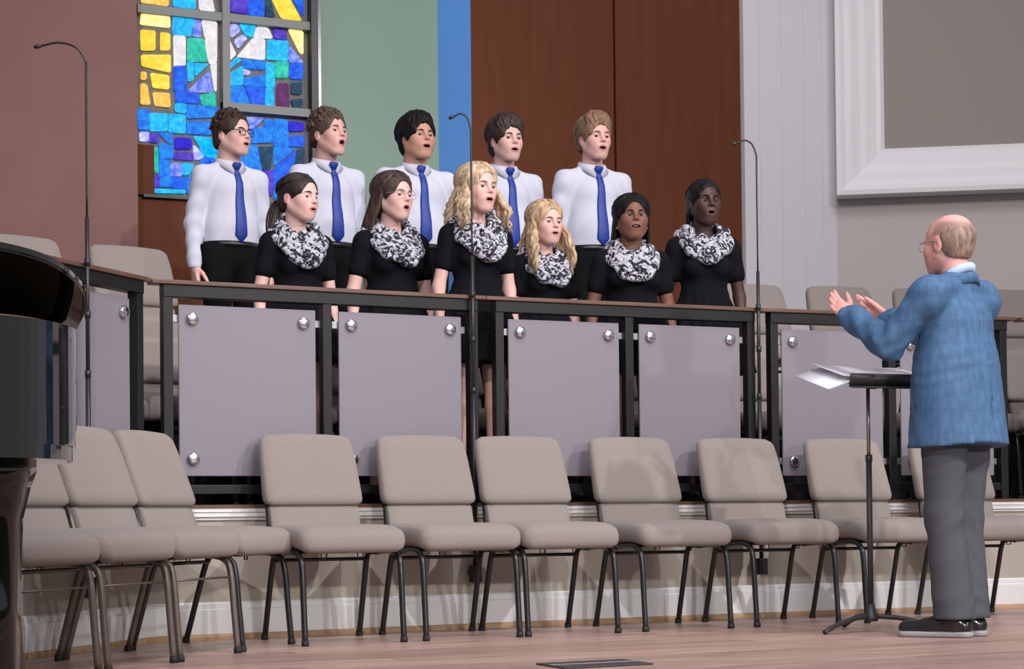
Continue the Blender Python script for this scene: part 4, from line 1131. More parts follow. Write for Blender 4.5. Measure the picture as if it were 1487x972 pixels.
# ---------------------------------------------------------------- clothes and accessories
M_shirt = mat('white_shirt_cotton', (0.56, 0.575, 0.665), 0.85, spec=0.2, bump=0.5, bscale=9, aniso=(1.6, 1.6, 0.7))
M_collar = mat('white_shirt_collar', (0.58, 0.595, 0.69), 0.8, spec=0.2)
M_tie = mat('royal_blue_silk', (0.004, 0.034, 0.27), 0.5, var=0.25, vscale=90, bump=0.2, bscale=150)
M_dress = mat('black_jersey', (0.0055, 0.0058, 0.0080), 0.9, spec=0.12, bump=0.4, bscale=12)
M_trouser = mat('black_trousers', (0.006, 0.006, 0.007), 0.9, spec=0.12, bump=0.3, bscale=14)
M_belt = mat('black_leather', (0.008, 0.008, 0.008), 0.35)
M_shoe_b = mat('black_shoe_leather', (0.008, 0.008, 0.009), 0.22, coat=0.4)
M_scarf = scarf_mat('patterned_scarf', (0.014, 0.014, 0.026), (0.45, 0.455, 0.51), 0.49)
M_rim = mat('dark_spectacle_rim', (0.02, 0.014, 0.014), 0.3)
M_clear = mat('clear_spectacle_rim', (0.42, 0.30, 0.33), 0.25)
M_teeth = mat('teeth', (0.72, 0.68, 0.62), 0.3)
M_pearl = mat('earring_pearl', (0.8, 0.78, 0.74), 0.2)
HAIRM = {}
def hair_mat(name, c):
    if name not in HAIRM:
        HAIRM[name] = mat('hair_' + name, c, 0.45, spec=0.15 if c[0] < 0.02 else 0.3, var=0.5, vscale=55, bump=0.35, bscale=120, aniso=(1, 1, 0.25))
    return HAIRM[name]
def collar(parent, S, m, rx=0.066, ry=0.068, yc=0.032, zb=1.500, zf=1.452, fold=0.040, open_=0.16, tip=0.038, out=1.0):
    rows = []
    th = np.concatenate([np.linspace(open_, math.pi, 18), np.linspace(math.pi, 2 * math.pi - open_, 18)[1:]])
    for a in th:
        f = (1 + math.cos(a)) / 2; zt = zb + (zf - zb) * f ** 0.9
        tp = tip * max(0, math.cos(a)) ** 4
        def pt(r, z, sh=0): return (math.sin(a) * (rx + r) , -math.cos(a) * (ry + r) * (1.0 + 0.05 * f) + yc, z)
        rows.append([pt(-0.004, zt - 0.055), pt(0.0, zt - 0.004), pt(0.004, zt), pt(0.009, zt - 0.004), pt((0.020 + 0.010 * f) * out, zt - fold - tp), pt((0.012 + 0.008 * f) * out, zt - fold - tp)])
    V = np.array(rows).reshape(-1, 3); k = 6; Q = []
    for i in range(len(th) - 1):
        for j in range(k): Q.append((i * k + j, (i + 1) * k + j, (i + 1) * k + (j + 1) % k, i * k + (j + 1) % k))
    n = len(th) - 1
    T = [tuple(range(4)), (0, 3, 4, 5)]; T2 = [(n * k + 3, n * k + 2, n * k + 1, n * k), (n * k + 5, n * k + 4, n * k + 3, n * k)]
    MB().add(V * S, np.array(Q + T + T2)).build('collar', m, parent, smooth=True)
def surf_y(V, x, z, tol=0.02):
    m = (np.abs(V[:, 0] - x) < tol) & (np.abs(V[:, 2] - z) < 0.012)
    return V[m, 1].min() if m.any() else -0.12
def tie(parent, S, SV, zk=1.440, zend=0.99):
    rows = []; zs = [zk, zk - 0.012, zk - 0.038, zk - 0.042] + list(np.linspace(zk - 0.07, zend + 0.04, 9)) + [zend]
    ws = [0.019, 0.024, 0.015, 0.014] + list(np.linspace(0.018, 0.036, 9)) + [0.003]
    th = [0.018, 0.020, 0.016, 0.009] + [0.008] * 10
    for z, w, t in zip(zs, ws, th):
        y = surf_y(SV, 0, max(z, 1.0)) if z < zk - 0.03 else min(surf_y(SV, 0, zk - 0.03), -0.060)
        y0 = y + 0.003; y1 = y - t
        rows.append([(-w, y0, z), (-w, y1 + 0.004, z), (-w * 0.7, y1, z), (w * 0.7, y1, z), (w, y1 + 0.004, z), (w, y0, z)])
    V = np.array(rows).reshape(-1, 3); k = 6; Q = []
    for i in range(len(zs) - 1):
        for j in range(k): Q.append((i * k + j, i * k + (j + 1) % k, (i + 1) * k + (j + 1) % k, (i + 1) * k + j))
    n = len(zs) - 1
    MB().add(V * S, np.array(Q), np.array([(0, 2, 1), (0, 3, 2), (0, 4, 3), (0, 5, 4)] + [(n * k, n * k + a, n * k + a + 1) for a in range(1, 5)])).build('necktie', M_tie, parent)
def scarf(parent, S, DV, seed, wide=1.0, drop=1.0):
    rr = random.Random(seed); mb = MB(); N = 10
    for i in range(N):
        u = i / (N - 1); ph = [rr.uniform(0, 6.28) for _ in range(5)]
        pts = []; rad = []
        for k in range(40):
            a = 2 * math.pi * k / 40; f = (1 + math.cos(a)) / 2
            rx = (0.072 + 0.050 * u) * (0.85 + 0.15 * wide) + 0.012 * abs(math.sin(a))
            z = 1.490 - 0.030 * u * drop + (-0.095 - 0.125 * u * drop) * f ** 1.5
            zz = z + 0.010 * math.sin(3 * a + ph[0]) + 0.006 * math.sin(7 * a + ph[1])
            x = math.sin(a) * (rx + 0.008 * math.sin(4 * a + ph[2])) * (1 + 0.25 * u * (wide - 1))
            y = -math.cos(a) * (0.070 + 0.045 * u) + 0.030
            if math.cos(a) > 0.1:
                ys = surf_y(DV, x, min(zz, 1.42), 0.03) - 0.012
                y = min(y, ys * f + y * (1 - f)) - 0.012 * math.sin(math.pi * u)
            pts.append((x, y - 0.006 * math.sin(5 * a + ph[3]), zz)); rad.append((0.0185 + 0.004 * math.sin(6 * a + ph[4]) + 0.003 * math.sin(11 * a + ph[1])))
        mb.tube(pts, np.array(rad), 9, 1.25, closed=True)
    mb.V = [v * S for v in mb.V]
    mb.build('infinity_scarf', M_scarf, parent)
def glasses(parent, S, fr, m, r=0.0014, w=0.0245, h=0.0165, lens=True, zc=0.003, yc=-0.1035):
    mb = MB()
    for s in (-1, 1):
        pts = []
        for k in range(20):
            a = 2 * math.pi * k / 20; ca, sa = math.cos(a), math.sin(a)
            x = 0.0315 * s + w * np.sign(ca) * abs(ca) ** 0.6; z = zc + h * np.sign(sa) * abs(sa) ** 0.6
            pts.append((x, yc + 0.10 * abs(x) ** 1.4 + 0.0, z))
        mb.tube(pts, r, 6, closed=True)
        mb.tube([(s * 0.056, yc + 0.006, zc + 0.006), (s * 0.068, yc + 0.02, zc + 0.008), (s * 0.0775, yc + 0.075, zc + 0.010), (s * 0.080, 0.012, zc + 0.008), (s * 0.080, 0.028, zc - 0.010)], r * 1.1, 6)
    mb.tube([(-0.008, yc, zc + 0.003), (0, yc - 0.003, zc + 0.006), (0.008, yc, zc + 0.003)], r, 6)
    mb.V = [fr.pts(v) * S for v in mb.V]
    mb.build('glasses', m, parent)

def person(p):
    S = p['H'] / 1.728; h = p['face']; f = p['sex'] == 'f'
    root = thing('person', p['label'], 'person', p['loc'], R(p['rot']), p.get('group'))
    K = skeleton(p)
    hk = h.get('size', 1.0)
    fr = Frame(K.get('headc', v3(0, -0.012, 1.600 - (hk - 1) * 0.05)), R(h.get('yaw', 0)), R(h.get('pitch', 0)), R(h.get('roll', 0)), hk)
    # ---- body
    ex = max(abs(K['wrl'][0]), abs(K['ell'][0]), 0.26) + 0.12
    ylo = min(K['wrl'][1], K['wrr'][1], -0.1) - 0.2
    fx = [(fr.c[0] - 0.115, fr.c[0] + 0.115, 0.0038)]; fy = [(fr.c[1] - 0.135, fr.c[1] + 0.125, 0.0038)]; fz = [(1.45, 1.78, 0.0038)]
    hr = p.get('hand_res', 0.0058)
    for n in 'lr':
        w, t = K['wr' + n], K['wr' + n] + K['hf' + n] * 0.19
        lo, hi = np.minimum(w, t) - 0.045, np.maximum(w, t) + 0.045
        fx.append((lo[0], hi[0], hr)); fy.append((lo[1], hi[1], hr)); fz.append((lo[2], hi[2], hr))
    F = Field(axis(-ex, ex, 0.013, fx), axis(ylo, 0.2, 0.013, fy), axis(-0.01, 1.80, 0.013, fz))
    torso(F, K, -0.016)
    for n in 'lr':
        arm(F, K, n, 0.0); leg(F, K, n, -0.004); foot(F, K, n, -0.004)
    nk = 0.049 if f else 0.055
    nk += h.get('fat', 0) * 1.2
    F.cone((0, 0.036, 1.41), fr.to_body((0, 0.026, -0.045)), nk + 0.006, nk, 0.025)
    head_sdf(F, fr, h)
    for n in 'lr': hand(F, K, n, 0.93 if f else 1.03)
    V, Q = F.mesh(); L = fr.inv(V)
    C = np.repeat(np.array(p['skin'])[None], len(V), 0)
    hd = (V[:, 2] > 1.45) & (np.abs(L) < 0.16).all(1)
    C[hd] = head_colors(L[hd], h, p['skin'])
    hm = V[:, 2] < 1.3
    hand_m = np.zeros(len(V))
    for n in 'lr':
        d = np.linalg.norm(V - (K['wr' + n] + K['hf' + n] * 0.1), axis=1); hand_m = np.maximum(hand_m, np.clip((0.14 - d) / 0.05, 0, 1))
    C = C * (1 - 0.25 * hand_m[:, None]) + 0.25 * hand_m[:, None] * (np.array(p['skin']) * (1.0, 0.72, 0.72))
    mesh_np('body', V * S, Q, M_skin, root, True, C)
    # ---- eyes and brows
    for s in (-1, 1):
        Ve, Fe = lathe([(0.0126 * math.sin(math.pi * k / 8), -0.0126 * math.cos(math.pi * k / 8)) for k in range(9)], 14)
        Ve = np.stack([Ve[:, 0], Ve[:, 2], -Ve[:, 1]], 1)
        e = mesh_np('eye', Ve * hk * S, Fe, eye_mat(*p.get('eyes', ('brown', (0.06, 0.03, 0.015)))), root)
        Mx = Matrix(fr.M.tolist()).to_4x4(); Mx.translation = Vector((fr.to_body((0.031 * s, -0.0755, 0.0035)) * S).tolist()); e.matrix_local = Mx
        b = MB(); br = h.get('brow_r', 0.0026)
        b.tube([fr.to_body(q) for q in [(0.012 * s, -0.0965, 0.0215), (0.024 * s, -0.0955, 0.0262), (0.036 * s, -0.0905, 0.0265), (0.047 * s, -0.0800, 0.0215)]], [br, br * 1.15, br, br * 0.4], 6, 1.3)
        b.V = [v * S for v in b.V]; b.build('eyebrow', hair_mat(p['hairc'][0] + '_brow', tuple(0.8 * np.array(p['hairc'][1]) * (0.45 if p['hairc'][1][0] > 0.3 else 1))), root)
    if h.get('teeth'):
        op = h.get('open', .5); b = MB(); zt = -0.0515 - 0.0045
        b.tube([fr.to_body(q) for q in [(-0.013, -0.083, zt), (-0.007, -0.0875, zt - 0.001), (0, -0.089, zt - 0.001), (0.007, -0.0875, zt - 0.001), (0.013, -0.083, zt)]], 0.0032, 6, 1.0)
        b.V = [v * S for v in b.V]; b.build('teeth', M_teeth, root)
    # ---- hair
    mb = MB(); p['hair'](mb, fr, random.Random(p['seed']))
    mb.V = [fr.pts(v) * S for v in mb.V]
    mb.build('hair', hair_mat(*p['hairc']), root)
    if p.get('glasses'): glasses(root, S, fr, *p['glasses'])
    if p.get('earrings'):
        for s in (-1, 1):
            Ve, Fe = lathe([(0.006 * math.sin(math.pi * k / 6), -0.006 * math.cos(math.pi * k / 6)) for k in range(7)], 10)
            mesh_np('earring', fr.pts(Ve + (0.080 * s, 0.008, -0.046)) * S, Fe, M_pearl, root)
    p['wear'](root, K, S, p, fr)
    return root

def wear_shirt(root, K, S, p, fr):
    ex = K['ell'][0] + 0.13
    F = Field(axis(-ex, ex, 0.0095), axis(-0.26, 0.26, 0.0095), axis(0.84, 1.54, 0.0095))
    torso(F, K, 0.004, belly=0.020)
    for n in 'lr': arm(F, K, n, 0.011, flare=0.006)
    F.cone((0, 0.034, 1.41), (0, 0.034, 1.452), 0.070, 0.058, 0.03)
    F.clip(lambda X, Y, Z: np.where(np.abs(X) < 0.20 * (0.6 + 0.4 * K['b']), 0.985 - Z, -1.0))
    rr = random.Random(p['seed']); a, b, c = [rr.uniform(0, 6) for _ in range(3)]
    F.warp(lambda X, Y, Z: 0.0028 * np.sin(26 * X + 9 * Z + a + 3 * np.sin(7 * Z + b)) * np.clip((1.34 - Z) / 0.2, 0.15, 1) + 0.0035 * np.sin(60 * Z + 20 * X + c + 2 * np.sin(20 * Y)) * np.clip((np.abs(X) - 0.17) / 0.03, 0, 1))
    V, Q = F.mesh(); mesh_np('shirt', V * S, Q, M_shirt, root)
    collar(root, S, M_collar)
    tie(root, S, V)
    for n in 'lr':                                                # cuffs
        w = K['wr' + n]; d = unit(w - K['el' + n])
        MB().tube([(w - d * 0.055) * S, (w - d * 0.05) * S, (w - d * 0.005) * S, w * S], np.array([0.036, 0.039, 0.039, 0.036]) * S, 14).build('cuff', M_collar, root)
    k = 1.0; b_ = K['b']
    trousers(root, K, S, M_trouser, 1.00)
    pts = [(math.cos(t) * (0.150 * b_ + 0.012), math.sin(t) * (0.112 * b_ + 0.012) + 0.016, 0.982) for t in np.linspace(0, 2 * math.pi, 32, endpoint=False)]
    Vb = []
    for x, y, z in pts:
        for dz, o in ((-0.016, 0.0), (-0.016, 0.006), (0.016, 0.006), (0.016, 0.0)):
            r_ = math.hypot(x, y); Vb.append((x * (1 + o / r_), y * (1 + o / r_), z + dz))
    Qb = [(i * 4 + j, ((i + 1) % 32) * 4 + j, ((i + 1) % 32) * 4 + (j + 1) % 4, i * 4 + (j + 1) % 4) for i in range(32) for j in range(4)]
    MB().add(np.array(Vb) * S, np.array(Qb)).build('belt', M_belt, root, smooth=False)
    shoes(root, K, S, M_shoe_b)
def trousers(root, K, S, m, ztop, o=0.014, res=0.011, wr=0.0, hem=0.012):
    F = Field(axis(-0.27, 0.27, res), axis(-0.22, 0.24, res), axis(0.05, 1.03, res))
    b = K['b']
    F.ell((0, 0.02, 0.95), (0.152 * b + o, 0.115 * b + o, 0.13 + o), 0.05)
    F.ell((0, 0.015, 1.02), (0.142 * b + o, 0.104 * b + o, 0.10), 0.04)
    for n in 'lr':
        F.ell(K['hip' + n] + [0, 0.022, -0.02], (0.078 * b + o, 0.080 * b + o, 0.10), 0.04)
        leg(F, K, n, o, hem=hem)
    F.clip(lambda X, Y, Z: np.maximum(Z - ztop, 0.075 - Z))
    if wr: F.warp(lambda X, Y, Z: wr * (np.abs(np.sin(34 * Z + 30 * np.abs(X) + 2.0 * np.sin(9 * X + 7 * Z))) ** 3 - 0.3) * (0.35 + np.exp(-((Z - 0.80) / 0.12) ** 2) + 0.8 * np.exp(-((Z - 0.46) / 0.10) ** 2) + 0.7 * np.exp(-((Z - 0.14) / 0.06) ** 2)) * (0.6 + 0.4 * np.sin(40 * X + 9 * Z)))
    V, Q = F.mesh(); mesh_np('trousers', V * S, Q, m, root)
def shoes(root, K, S, m, sole=None):
    for n in 'lr':
        an, t = K['an' + n], K['toe' + n]; c = (an + t) / 2; d = unit((t - an) * [1, 1, 0])
        F = Field(np.arange(c[0] - 0.2, c[0] + 0.2, 0.007), np.arange(c[1] - 0.2, c[1] + 0.2, 0.007), np.arange(-0.02, 0.14, 0.007))
        he = v3(an[0], an[1], 0.045) - d * 0.035; to = v3(t[0], t[1], 0.034) + d * 0.02
        F.cone(he, to, 0.038, 0.034, 0.02); F.cone(v3(an[0], an[1], 0.08), v3(an[0], an[1], 0.05), 0.042, 0.042, 0.02)
        F.cone(v3(an[0], an[1], 0.07), to - d * 0.09 + [0, 0, 0.012], 0.038, 0.034, 0.02)
        F.clip(lambda X, Y, Z: np.maximum(0.012 - Z + 0 * X, Z - 0.105))
        V, Q = F.mesh(); sh = mesh_np('shoe', V * S, Q, m, root)
        F2 = Field(np.arange(c[0] - 0.2, c[0] + 0.2, 0.008), np.arange(c[1] - 0.2, c[1] + 0.2, 0.008), np.arange(-0.02, 0.06, 0.006))
        F2.cone(v3(he[0], he[1], 0.015), v3(to[0], to[1], 0.015), 0.041, 0.038, 0.01); F2.clip(lambda X, Y, Z: np.maximum(0.0 - Z + 0 * X, Z - 0.026))
        V, Q = F2.mesh(); V[:, 2] = np.maximum(V[:, 2], 0); mesh_np('sole', V * S, Q, sole or M_glide, sh)
def wear_dress(root, K, S, p, fr):
    b = K['b']; hem = p.get('hem', 0.66) / S
    F = Field(axis(-0.36 * max(1, b), 0.36 * max(1, b), 0.0095), axis(-0.30 * max(1, b), 0.32 * max(1, b), 0.0095), axis(hem - 0.03, 1.52, 0.0095))
    torso(F, K, 0.004, k=0.04)
    for n in 'lr': arm(F, K, n, 0.008, upto=p.get('sleeve', 0.55), flare=0.006)
    def skirt(X, Y, Z):
        t = np.clip((1.10 - Z) / (1.10 - hem), 0, 1); th = np.arctan2(X, Y - 0.025)
        r0 = 0.128 * b + (0.11 + 0.03 * b) * t ** 0.75
        r0 = r0 + (0.004 + 0.012 * t) * np.cos(15 * th + 1.3 * np.sin(2 * th))
        rr_ = np.sqrt(X ** 2 + ((Y - 0.025) / 0.80) ** 2)
        return np.maximum((rr_ - r0) * 0.8, np.maximum(hem - Z, Z - 1.12))
    F.fn((-0.36, -0.30, hem - 0.03), (0.36, 0.32, 1.15), skirt, 0.02)
    F.clip(lambda X, Y, Z: np.maximum(hem - Z + 0 * X, np.where(np.abs(X) < 0.12, Z - 1.485, -1)))
    F.ell((0, -0.05, 1.455), (0.058, 0.080, 0.085), 0.01, True)
    rr = random.Random(p['seed']); a, c = rr.uniform(0, 6), rr.uniform(0, 6)
    F.warp(lambda X, Y, Z: 0.002 * np.sin(34 * X - 12 * Z + a + 2 * np.sin(9 * Z + c)) * np.clip((1.3 - Z) / 0.2, 0, 1))
    V, Q = F.mesh(); mesh_np('dress', V * S, Q, M_dress, root)
    if p.get('waist_seam', False):
        pts = []
        for t in np.linspace(0, 2 * math.pi, 36, endpoint=False):
            pts.append((math.sin(t) * (0.135 * b + 0.012), -math.cos(t) * (0.106 * b + 0.010) + 0.018, 1.105))
        mb = MB().tube(pts, 0.0045, 6, closed=True); mb.V = [v * S for v in mb.V]; mb.build('waist_seam', M_dress, root)
    scarf(root, S, V, p['seed'] + 7, p.get('scarf_w', 1.0), p.get('scarf_d', 1.0))
    shoes(root, K, S, M_shoe_b)

# ---------------------------------------------------------------- hair styles
def cap(mb, **k): V, Q = hair_cap(None, **k); mb.add(V, Q)
def hair_curly(lumps, thick=0.016, top=0.012, seed=3, r=(0.011, 0.017), fringe_n=10, low=-0.045, fr_el=0.42):
    def f(mb, fr, rr):
        cap(mb, thick=thick * 0.6, top=top * 0.6, low=low, face=((0, -0.135, -0.012 if fr_el > 0.3 else -0.018), (0.067, 0.096, 0.112)))
        for i in range(lumps):
            a = rr.uniform(-math.pi, math.pi); el = math.asin(rr.uniform(0.05 if abs(a) > 1.2 else fr_el, 1.0))
            c = scalp(a, el, thick * (0.5 + 0.5 * math.sin(el))); c[2] += top * 0.5 * math.sin(el)
            R0 = rr.uniform(*r) * 0.75; ax = unit((rr.uniform(-1, 1), rr.uniform(-1, 1), rr.uniform(-0.6, 0.6))); u = unit(np.cross(ax, (0.3, 0.5, 0.8))); w = np.cross(ax, u)
            pts = [c + R0 * (math.cos(t) * u + math.sin(t) * w) + ax * 0.0035 * (t - 2) for t in np.linspace(0, 4.6, 8)]
            mb.tube(pts, [0.003, 0.0052, 0.006, 0.006, 0.006, 0.0055, 0.0045, 0.0015], 6, 1.3)
    return f
def hair_mop(n, el0, el1, thick=0.018, top=0.012, swirl=0.3, low=-0.075, side=0.004, a_w=1.15, r=0.0075, start=1.25, sidelocks=40, wave=0.003):
    def f(mb, fr, rr):
        cap(mb, thick=thick * 0.75, top=top, side=side, low=low, face=((0, -0.135, -0.022), (0.067, 0.095, 0.105)), amp=0.0015)
        fringe(mb, n, -a_w, a_w, el0, el1, 0, rr, r=r, swirl=swirl, lift=0.014, start=start, wave=wave)
        fringe(mb, n, -a_w * 0.9, a_w * 0.9, el0 + 0.15, el1 + 0.3, 0, rr, r=r, swirl=swirl * 1.3, lift=0.019, start=start + 0.2, wave=wave)
        for i in range(sidelocks):
            s = rr.choice((-1, 1)); a = s * rr.uniform(1.45, 3.1); e = rr.uniform(-0.95, -0.2) if abs(a) > 1.9 else rr.uniform(-0.05, 0.15)
            pts = [scalp(a + 0.1 * math.sin(5 * u), 1.2 + (e - 1.2) * u, thick * 0.9 + 0.006 * math.sin(3.1 * u) + 0.002) for u in np.linspace(0, 1, 7)]
            mb.tube(pts, [r * 0.6, r, r * 1.1, r * 1.1, r, r * 0.8, r * 0.15], 6, 1.4)
    return f
def hair_long(n, length, **k):
    capk = k.pop('capk', {})
    def f(mb, fr, rr):
        cap(mb, thick=0.012, low=-0.10, face=((0, -0.135, -0.016), (0.064, 0.095, 0.106)), **capk)
        long_hair(mb, n, rr, length, **k)
    return f
def hair_pony(length):
    def f(mb, fr, rr):
        cap(mb, thick=0.008, low=-0.055, face=((0, -0.135, -0.014), (0.068, 0.096, 0.108)), amp=0.0008)
        for i in range(60):                                     # swept back locks
            s = 1 if i % 2 else -1; a0 = s * rr.uniform(0.05, 1.5); e0 = rr.uniform(0.62, 1.15) if abs(a0) < 1.0 else rr.uniform(0.25, 0.9)
            pts = [scalp(a0 + (s * 2.9 - a0) * u, e0 + (-0.25 - e0) * u ** 1.3, 0.009 + 0.004 * math.sin(3.1 * u)) for u in np.linspace(0, 1, 8)]
            mb.tube(pts, [0.003, 0.006, 0.0065, 0.0065, 0.006, 0.006, 0.006, 0.005], 6, 1.4)
        for i in range(34):                                     # tail over one shoulder
            ph = rr.uniform(0, 6.28); q = rr.uniform(0, 0.028)
            pts = []
            for u in np.linspace(0, 1, 9):
                w = math.sin(math.pi * min(1, 0.25 + u)) * q
                pts.append(v3(-0.020 - 0.100 * u ** 0.7 + w * math.cos(ph), 0.115 - 0.02 * u + w * math.sin(ph), -0.01 - length * u))
            mb.tube(pts, [0.006, 0.0075, 0.008, 0.008, 0.008, 0.0075, 0.007, 0.005, 0.0015], 6, 1.3)
    return f
def hair_tight(mb, fr, rr):
    cap(mb, thick=0.008, low=-0.065, face=((0, -0.135, -0.014), (0.068, 0.096, 0.108)), amp=0.0015, back=0.006)
    for i in range(46):                                         # cornrow braids gathered at the nape
        s = 1 if i % 2 else -1; a0 = s * (0.08 + 1.35 * (i // 2) / 23); e0 = 1.15 - 0.75 * (i // 2) / 23
        pts = [scalp(a0 + (s * 2.7 - a0) * u, e0 + (-0.45 - e0) * u ** 1.4, 0.010 + 0.0015 * math.sin(40 * u)) for u in np.linspace(0, 1, 14)]
        mb.tube(pts, [0.0032 + 0.0012 * (k % 2) for k in range(14)], 6, 1.2)
    for i in range(16):
        ph = rr.uniform(0, 6.28); q = rr.uniform(0, 0.022)
        mb.tube([v3(-0.045 + q * math.cos(ph) - 0.01 * u, 0.085 + q * math.sin(ph), -0.03 - 0.12 * u) for u in np.linspace(0, 1, 8)], [0.005 + 0.001 * (k % 2) for k in range(7)] + [0.001], 6)

LIGHT = (0.68, 0.43, 0.37)
BG = 'boys of the choir in the upper row'; GG = 'girls of the choir in the lower row'
def boy(label, x, y, H, rot, face, skin, hair, hairc, seed, **k):
    person(dict(sex='m', H=H, loc=(x, y, 1.0), rot=rot, face=face, skin=skin, hair=hair, hairc=hairc, seed=seed, wear=wear_shirt, label=label, group=BG, **k))
def girl(label, x, y, H, rot, face, skin, hair, hairc, seed, **k):
    person(dict(sex='f', H=H, loc=(x, y, 0.565), rot=rot, face=face, skin=skin, hair=hair, hairc=hairc, seed=seed, wear=wear_dress, label=label, group=GG, **k))

boy('singer in white shirt and blue tie with short dark curly hair and dark-rimmed glasses', -0.71, 1.46, 1.59, 10, dict(yaw=20, open=0.35, lid=0.5, pitch=2, size=1.05, fat=0.003), LIGHT,
    hair_curly(230, thick=0.014, top=0.014, low=-0.05), ('dark_brown', (0.045, 0.026, 0.020)), 11, glasses=(M_rim, 0.0021))
boy('singer in white shirt and blue tie with curly brown hair and wide open mouth', -0.15, 1.56, 1.66, 6, dict(yaw=14, open=1.0, lid=0.7, pitch=6, size=1.05, mouth=0.95), (0.66, 0.39, 0.33),
    hair_curly(280, thick=0.018, top=0.020, low=-0.03, fr_el=0.20), ('curly_brown', (0.085, 0.055, 0.038)), 12)
boy('broad singer in white shirt and blue tie with thick black hair', 0.315, 1.46, 1.655, 0, dict(yaw=6, open=0.7, lid=0.8, pitch=5, size=1.06, fat=0.007, mouth=1.15), (0.50, 0.275, 0.195),
    hair_mop(30, 0.02, 0.26, thick=0.022, top=0.014, swirl=0.25, side=0.010, low=-0.085), ('black', (0.008, 0.007, 0.008)), 13, bulk=1.14)
boy('singer in white shirt and blue tie with straight dark brown fringe to his brows', 0.895, 1.58, 1.715, -2, dict(yaw=4, open=0.4, lid=0.4, pitch=0, size=1.06), LIGHT,
    hair_mop(30, -0.12, 0.14, thick=0.018, top=0.014, swirl=0.3, side=0.006, low=-0.08), ('espresso', (0.038, 0.024, 0.019)), 14)
boy('singer in white shirt and blue tie with light brown swept fringe before the brown panelling', 1.375, 1.44, 1.735, -4, dict(yaw=2, open=0.55, lid=0.8, pitch=0, size=1.05), (0.68, 0.41, 0.35),
    hair_mop(30, 0.05, 0.28, thick=0.016, top=0.014, swirl=0.45, side=0.003, low=-0.05), ('light_brown', (0.21, 0.125, 0.075)), 15)
girl('singer in black dress and patterned scarf with dark hair pulled back in a ponytail', -0.72, 0.37, 1.525, 6, dict(yaw=22, open=0.2, lid=1.0, pitch=-3, size=1.06), (0.70, 0.45, 0.39),
    hair_pony(0.26), ('ponytail_brown', (0.026, 0.017, 0.015)), 21, bulk=1.02, hem=0.66)
girl('singer in black dress and patterned scarf with long straight brown hair and clear glasses', -0.215, 0.47, 1.58, 4, dict(yaw=14, open=0.6, lid=0.9, pitch=0, size=1.05, mouth=0.85), (0.70, 0.44, 0.385),
    hair_long(120, 0.30, spread=0.02, part=0.004, amin=1.25, wave=0.003, backdrop=0.05, out=0.01), ('long_brown', (0.055, 0.034, 0.027)), 22, glasses=(M_clear, 0.0011, 0.0265, 0.020), bulk=1.10, hem=0.66)
girl('singer in black dress and patterned scarf with long curled blonde hair', 0.125, 0.245, 1.605, 2, dict(yaw=8, open=0.5, lid=0.4, pitch=0, size=1.05), (0.70, 0.44, 0.385),
    hair_long(120, 0.21, spread=0.035, amin=1.18, wave=0.012, freq=65, out=0.02, front_frac=0.35, fwd=0.07, r=0.010), ('blonde', (0.50, 0.37, 0.235)), 23, hem=0.66, eyes=('hazel', (0.08, 0.07, 0.04)))
girl('shortest singer in black dress and patterned scarf with long wavy fair hair over her shoulders', 0.585, 0.46, 1.49, 0, dict(yaw=4, open=0.25, lid=0.7, pitch=0, size=1.07), (0.70, 0.435, 0.375),
    hair_long(110, 0.27, spread=0.03, amin=1.25, wave=0.010, freq=45, out=0.015, front_frac=0.5, fwd=0.085, r=0.009, capk=dict(top=-0.002)), ('fair', (0.47, 0.33, 0.20)), 24, earrings=True, hem=0.62, bulk=1.0)
girl('smiling singer in black dress and patterned scarf with long dark braids', 0.955, 0.25, 1.51, -14, dict(yaw=-2, open=0.65, lid=0.25, pitch=4, size=1.08, mouth=1.35, teeth=True, fat=0.008, lip=(0.20, 0.06, 0.06), blush=0.15), (0.185, 0.082, 0.053),
    hair_long(90, 0.20, spread=0.012, amin=1.30, wave=0.001, backdrop=0.03, r=0.008, capk=dict(top=0.004)), ('braids_black', (0.009, 0.008, 0.010)), 25, bulk=1.20, earrings=True, hem=0.64, scarf_w=1.15, eyes=('dark', (0.02, 0.01, 0.008)))
girl('tallest singer in black dress and patterned scarf with black hair drawn back tight', 1.49, 0.45, 1.66, -16, dict(yaw=6, open=0.7, lid=0.35, pitch=0, size=1.04, mouth=1.05, lip=(0.13, 0.05, 0.05), blush=0.1), (0.062, 0.030, 0.023),
    hair_tight, ('tight_black', (0.008, 0.008, 0.010)), 26, bulk=1.02, hem=0.66, scarf_d=0.72, eyes=('dark', (0.02, 0.01, 0.008)))

